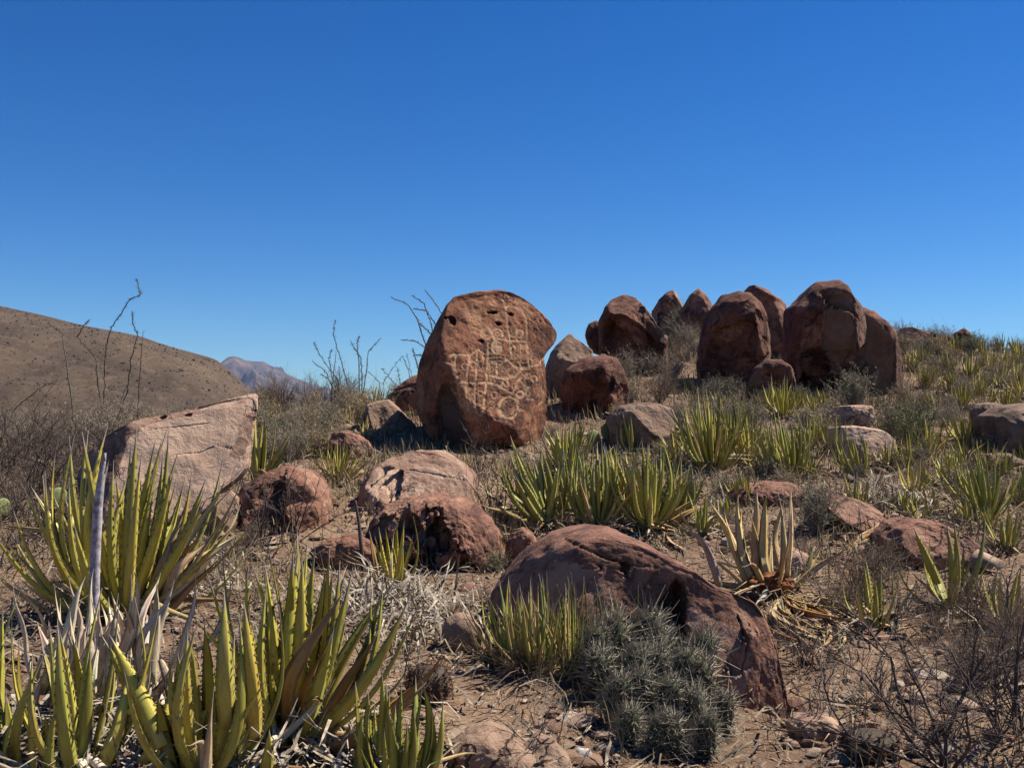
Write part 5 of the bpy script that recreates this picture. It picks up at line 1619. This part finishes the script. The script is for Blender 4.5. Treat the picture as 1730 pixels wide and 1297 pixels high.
for zi, (xa, xb, ya, yb, n, nm) in enumerate([(590, 840, 815, 900, 12, 'bedrock hump'), (600, 860, 930, 1060, 12, 'crumbling boulder'), (1160, 1700, 770, 960, 22, 'open agave slope'), (1340, 1700, 1050, 1280, 16, 'arched boulder'), (900, 1150, 690, 800, 12, 'grey faceted boulder'), (420, 620, 850, 960, 8, 'rounded red boulder'), (760, 1060, 1200, 1290, 8, 'hedgehog cactus')]):
    for i in range(n):
        p = G(random.uniform(xa, xb), random.uniform(ya, yb))
        o = link('flat_stone', random.choice(STONES), None, p)
        k = random.uniform(0.03, 0.07) * (0.55 + 0.11 * p.y)
        o.scale = (k * random.uniform(1.0, 1.7), k * random.uniform(0.8, 1.3), k * random.uniform(0.4, 0.8))
        o.location.z += k * 0.05
        o.rotation_euler = (random.uniform(-.3, .3), random.uniform(-.3, .3), random.uniform(0, 6.28))
        tag(o, ('long' if o.scale.x > 1.5 * o.scale.y else 'squat') + ' flat broken stone in the rubble by the ' + nm, 'stone', 'rubble by the ' + nm)

# ------------------------------------------------------------------ uncountable cover: gravel, litter, grass, far scrub
def scatter(n, xr, yr, dens=None):
    x = rng.uniform(xr[0], xr[1], n)
    y = yr[0] + (yr[1] - yr[0]) * rng.random(n)
    keep = np.abs(x) < 0.62 * y + 0.8
    if dens is not None:
        keep &= rng.random(n) < dens(x, y)
    x, y = x[keep], y[keep]
    z = T(x, y) + micro(x, y)
    return x, y, z


def patch(x, y, sc, lo, hi, seed=0):
    return sstep(lo, hi, fbm(np.stack([x, y, np.full_like(x, seed)], 1) * sc, 3))


def gravel():
    x, y, z = scatter(52000, (-7, 9), (1.6, 13), lambda a, b: (0.2 + 0.8 * patch(a, b, 0.9, -0.2, 0.3, 3)) * np.clip(5.0 / b, 0.2, 1))
    base, faces = ball(1, 0.8) if False else (None, None)
    O = np.array([[1, 0, 0], [-1, 0, 0], [0, 1, 0], [0, -1, 0], [0, 0, 1], [0, 0, -1], [.6, .6, .4], [-.6, .55, .35], [.55, -.6, .4], [-.6, -.6, .3]]) * np.array([1, 1, 0.7])
    Fo = np.array([[0, 6, 8], [4, 6, 7], [4, 7, 9], [4, 9, 8], [4, 8, 6], [0, 2, 6], [2, 7, 6], [2, 1, 7], [1, 9, 7], [1, 3, 9], [3, 8, 9], [3, 0, 8]])
    n = len(x)
    s = 0.0065 * np.exp(rng.normal(0, 0.62, n)) * (0.75 + 0.10 * y)
    a = rng.uniform(0, 6.28, n)
    ca, sa = np.cos(a), np.sin(a)
    Vv = O[None] * (1 + 0.35 * rng.normal(size=(n, 10, 1))).clip(0.5, 1.6) * s[:, None, None] * rng.uniform(0.7, 1.4, (n, 1, 3))
    X = Vv[:, :, 0] * ca[:, None] - Vv[:, :, 1] * sa[:, None] + x[:, None]
    Yv = Vv[:, :, 0] * sa[:, None] + Vv[:, :, 1] * ca[:, None] + y[:, None]
    Z = Vv[:, :, 2] + (z + s * 0.15)[:, None]
    V = np.stack([X, Yv, Z], -1).reshape(-1, 3)
    F = (Fo[None] + (np.arange(n) * 10)[:, None, None]).reshape(-1, 3)
    tag(link('gravel', mesh_from('gravel', V, F, [M['gravel']], False)), 'fine brown gravel scattered over the dirt', kind='stuff')


gravel()


def strips(name, label, x, y, z, L, W, tilt, mat, curve=0.25, attr_=None):
    """thin bent blades lying or standing, four faces each"""
    n = len(x)
    a = rng.uniform(0, 6.28, n)
    d = np.stack([np.cos(a) * np.cos(tilt), np.sin(a) * np.cos(tilt), np.sin(tilt)], 1)
    sd = np.stack([-np.sin(a), np.cos(a), rng.normal(0, 0.4, n)], 1)
    sd /= np.linalg.norm(sd, axis=1)[:, None]
    up = np.cross(d, sd)
    p0 = np.stack([x, y, z], 1)
    V = []
    for k, t in enumerate((0, 0.4, 0.75, 1.0)):
        w = W * (1, 0.9, 0.6, 0.05)[k]
        c = p0 + d * (L * t)[:, None] + up * (curve * L * t * (1 - t) * rng.normal(0.5, 0.8, n))[:, None]
        if curve < 0:
            c[:, 2] += curve * L * t * t
        V += [c - sd * w[:, None] / 2, c + sd * w[:, None] / 2]
    V = np.stack(V, 1).reshape(-1, 3)
    Fo = np.array([[0, 1, 3, 2], [2, 3, 5, 4], [4, 5, 7, 6]])
    F = (Fo[None] + (np.arange(n) * 8)[:, None, None]).reshape(-1, 4)
    me = mesh_from(name, V, F, [M[mat]], True)
    return tag(link(name, me), label, kind='stuff')


pa = np.array([(a, b, c) for a, b, c in plants_at])


def near_plants(x, y):
    best = np.zeros(len(x))
    for a, b, L in pa:
        best = np.maximum(best, np.exp(-((x - a) ** 2 + (y - b) ** 2) / (0.9 * max(L, 0.25)) ** 2))
    return best


x, y, z = scatter(60000, (-6, 9), (1.7, 14), lambda a, b: np.clip(0.16 + 0.84 * near_plants(a, b), 0, 1) * np.clip(7 / b, 0.35, 1))
n = len(x)
xb_, yb_, zb_ = scatter(150000, (-7, 10), (1.7, 17), lambda a, b: np.clip(0.35 + 0.65 * patch(a, b, 0.8, -0.1, 0.25, 21), 0, 1) * np.clip(8 / b, 0.3, 1))
m_ = len(xb_)
strips('twig_litter', 'brown twigs and crumbled dry leaves covering the dirt', xb_, yb_, zb_ + rng.uniform(0, 0.02, m_), rng.uniform(0.03, 0.16, m_), rng.uniform(0.002, 0.008, m_), rng.normal(0.1, 0.25, m_), 'litter_brown', 0.6)
strips('dead_leaf_litter', 'bleached dry leaf litter heaped around the agaves', x, y, z + rng.uniform(0, 0.035, n), rng.uniform(0.05, 0.22, n), rng.uniform(0.004, 0.012, n), rng.normal(0.08, 0.22, n), 'litter', 0.5)
# denser grey heap below the small yellow agave
hx, hy = [], []
for px, py, q in [(655, 1020, 260), (690, 1040, 260), (640, 1060, 160), (730, 1090, 120), (300, 1000, 220), (340, 960, 160), (480, 1270, 250), (200, 1260, 350), (1540, 860, 240), (1480, 850, 160), (1180, 880, 160)]:
    p = G(px, py)
    hx += list(rng.normal(p.x, 0.14, q))
    hy += list(rng.normal(p.y, 0.16, q))
hx, hy = np.array(hx), np.array(hy)
n = len(hx)
strips('dead_leaf_heap', 'heaps of grey shredded dead leaves', hx, hy, T(hx, hy) + rng.uniform(0, 0.06, n), rng.uniform(0.06, 0.26, n), rng.uniform(0.003, 0.013, n), rng.normal(0.2, 0.35, n), 'litter_pale', 0.7)
# dry grass
x, y, z = scatter(42000, (-7, 12), (2.4, 21), lambda a, b: (0.25 + 0.75 * patch(a, b, 0.7, -0.05, 0.35, 8)) * np.clip((b - 2) / 5, 0.12, 1))
x = np.repeat(x, 6) + rng.normal(0, 0.03, len(x) * 6)
y = np.repeat(y, 6) + rng.normal(0, 0.03, len(y) * 6)
n = len(x)
strips('dry_grass', 'thin dry grass tufts across the slope', x, y, T(x, y) - 0.01, rng.uniform(0.05, 0.22, n), rng.uniform(0.003, 0.0055, n) * (0.7 + 0.08 * y), rng.normal(1.15, 0.3, n), 'grass', 0.3)

# scrub on the hill: one mass
hvv = hV.reshape(-1, hV.shape[1], 3)
ns_ = 20000
ri = rng.random(ns_) * 108
ci = rng.random(ns_) * (hV.shape[1] - 2)
i0, j0 = ri.astype(int), ci.astype(int)
fi, fj = (ri - i0)[:, None], (ci - j0)[:, None]
pt = (hV[i0, j0] * (1 - fi) * (1 - fj) + hV[i0 + 1, j0] * fi * (1 - fj) + hV[i0, j0 + 1] * (1 - fi) * fj + hV[i0 + 1, j0 + 1] * fi * fj)
O = np.array([[1, 0, 0], [-1, 0, 0], [0, 1, 0], [0, -1, 0], [0, 0, 1.1], [.7, .7, .6], [-.7, .65, .55], [.65, -.7, .6], [-.7, -.7, .5]])
Fo = np.array([[4, 5, 6], [4, 6, 8], [4, 8, 7], [4, 7, 5], [0, 2, 5], [2, 6, 5], [2, 1, 6], [1, 8, 6], [1, 3, 8], [3, 7, 8], [3, 0, 7], [0, 5, 7]])
s = 0.13 * np.exp(rng.normal(0, 0.4, ns_)) * (0.6 + pt[:, 1] / 420)
Vv = O[None] * rng.uniform(0.5, 1.4, (ns_, 9, 1)) * s[:, None, None] + pt[:, None]
F = (Fo[None] + (np.arange(ns_) * 9)[:, None, None]).reshape(-1, 3)
tag(link('hill_scrub', mesh_from('hill_scrub', Vv.reshape(-1, 3), F, [M['scrub']], False)), 'dark scrub dotting the whole brown hill', kind='stuff')


# ------------------------------------------------------------------ haze over the valley
def haze():
    X, Y0, Y1, Z0, Z1 = 5900, -5900, 5900, -220, 275
    V = [(x, y, z) for z in (Z0, Z1) for y in (Y0, Y1) for x in (-X, X)]
    F = [(0, 2, 3, 1), (4, 5, 7, 6), (0, 1, 5, 4), (1, 3, 7, 5), (3, 2, 6, 7), (2, 0, 4, 6)]
    m = bpy.data.materials.new('thin_haze')
    m.use_nodes = True
    nt = m.node_tree
    nt.nodes.clear()
    out = nt.nodes.new('ShaderNodeOutputMaterial')
    vol = nt.nodes.new('ShaderNodeVolumePrincipled')
    vol.inputs['Color'].default_value = (0.40, 0.58, 1.0, 1)
    vol.inputs['Density'].default_value = 6e-5
    nt.links.new(vol.outputs[0], out.inputs['Volume'])
    me = mesh_from('haze', V, F, [m], smooth=False)
    tag(link('haze', me), 'thin blue haze hanging over the valley', kind='stuff')


haze()
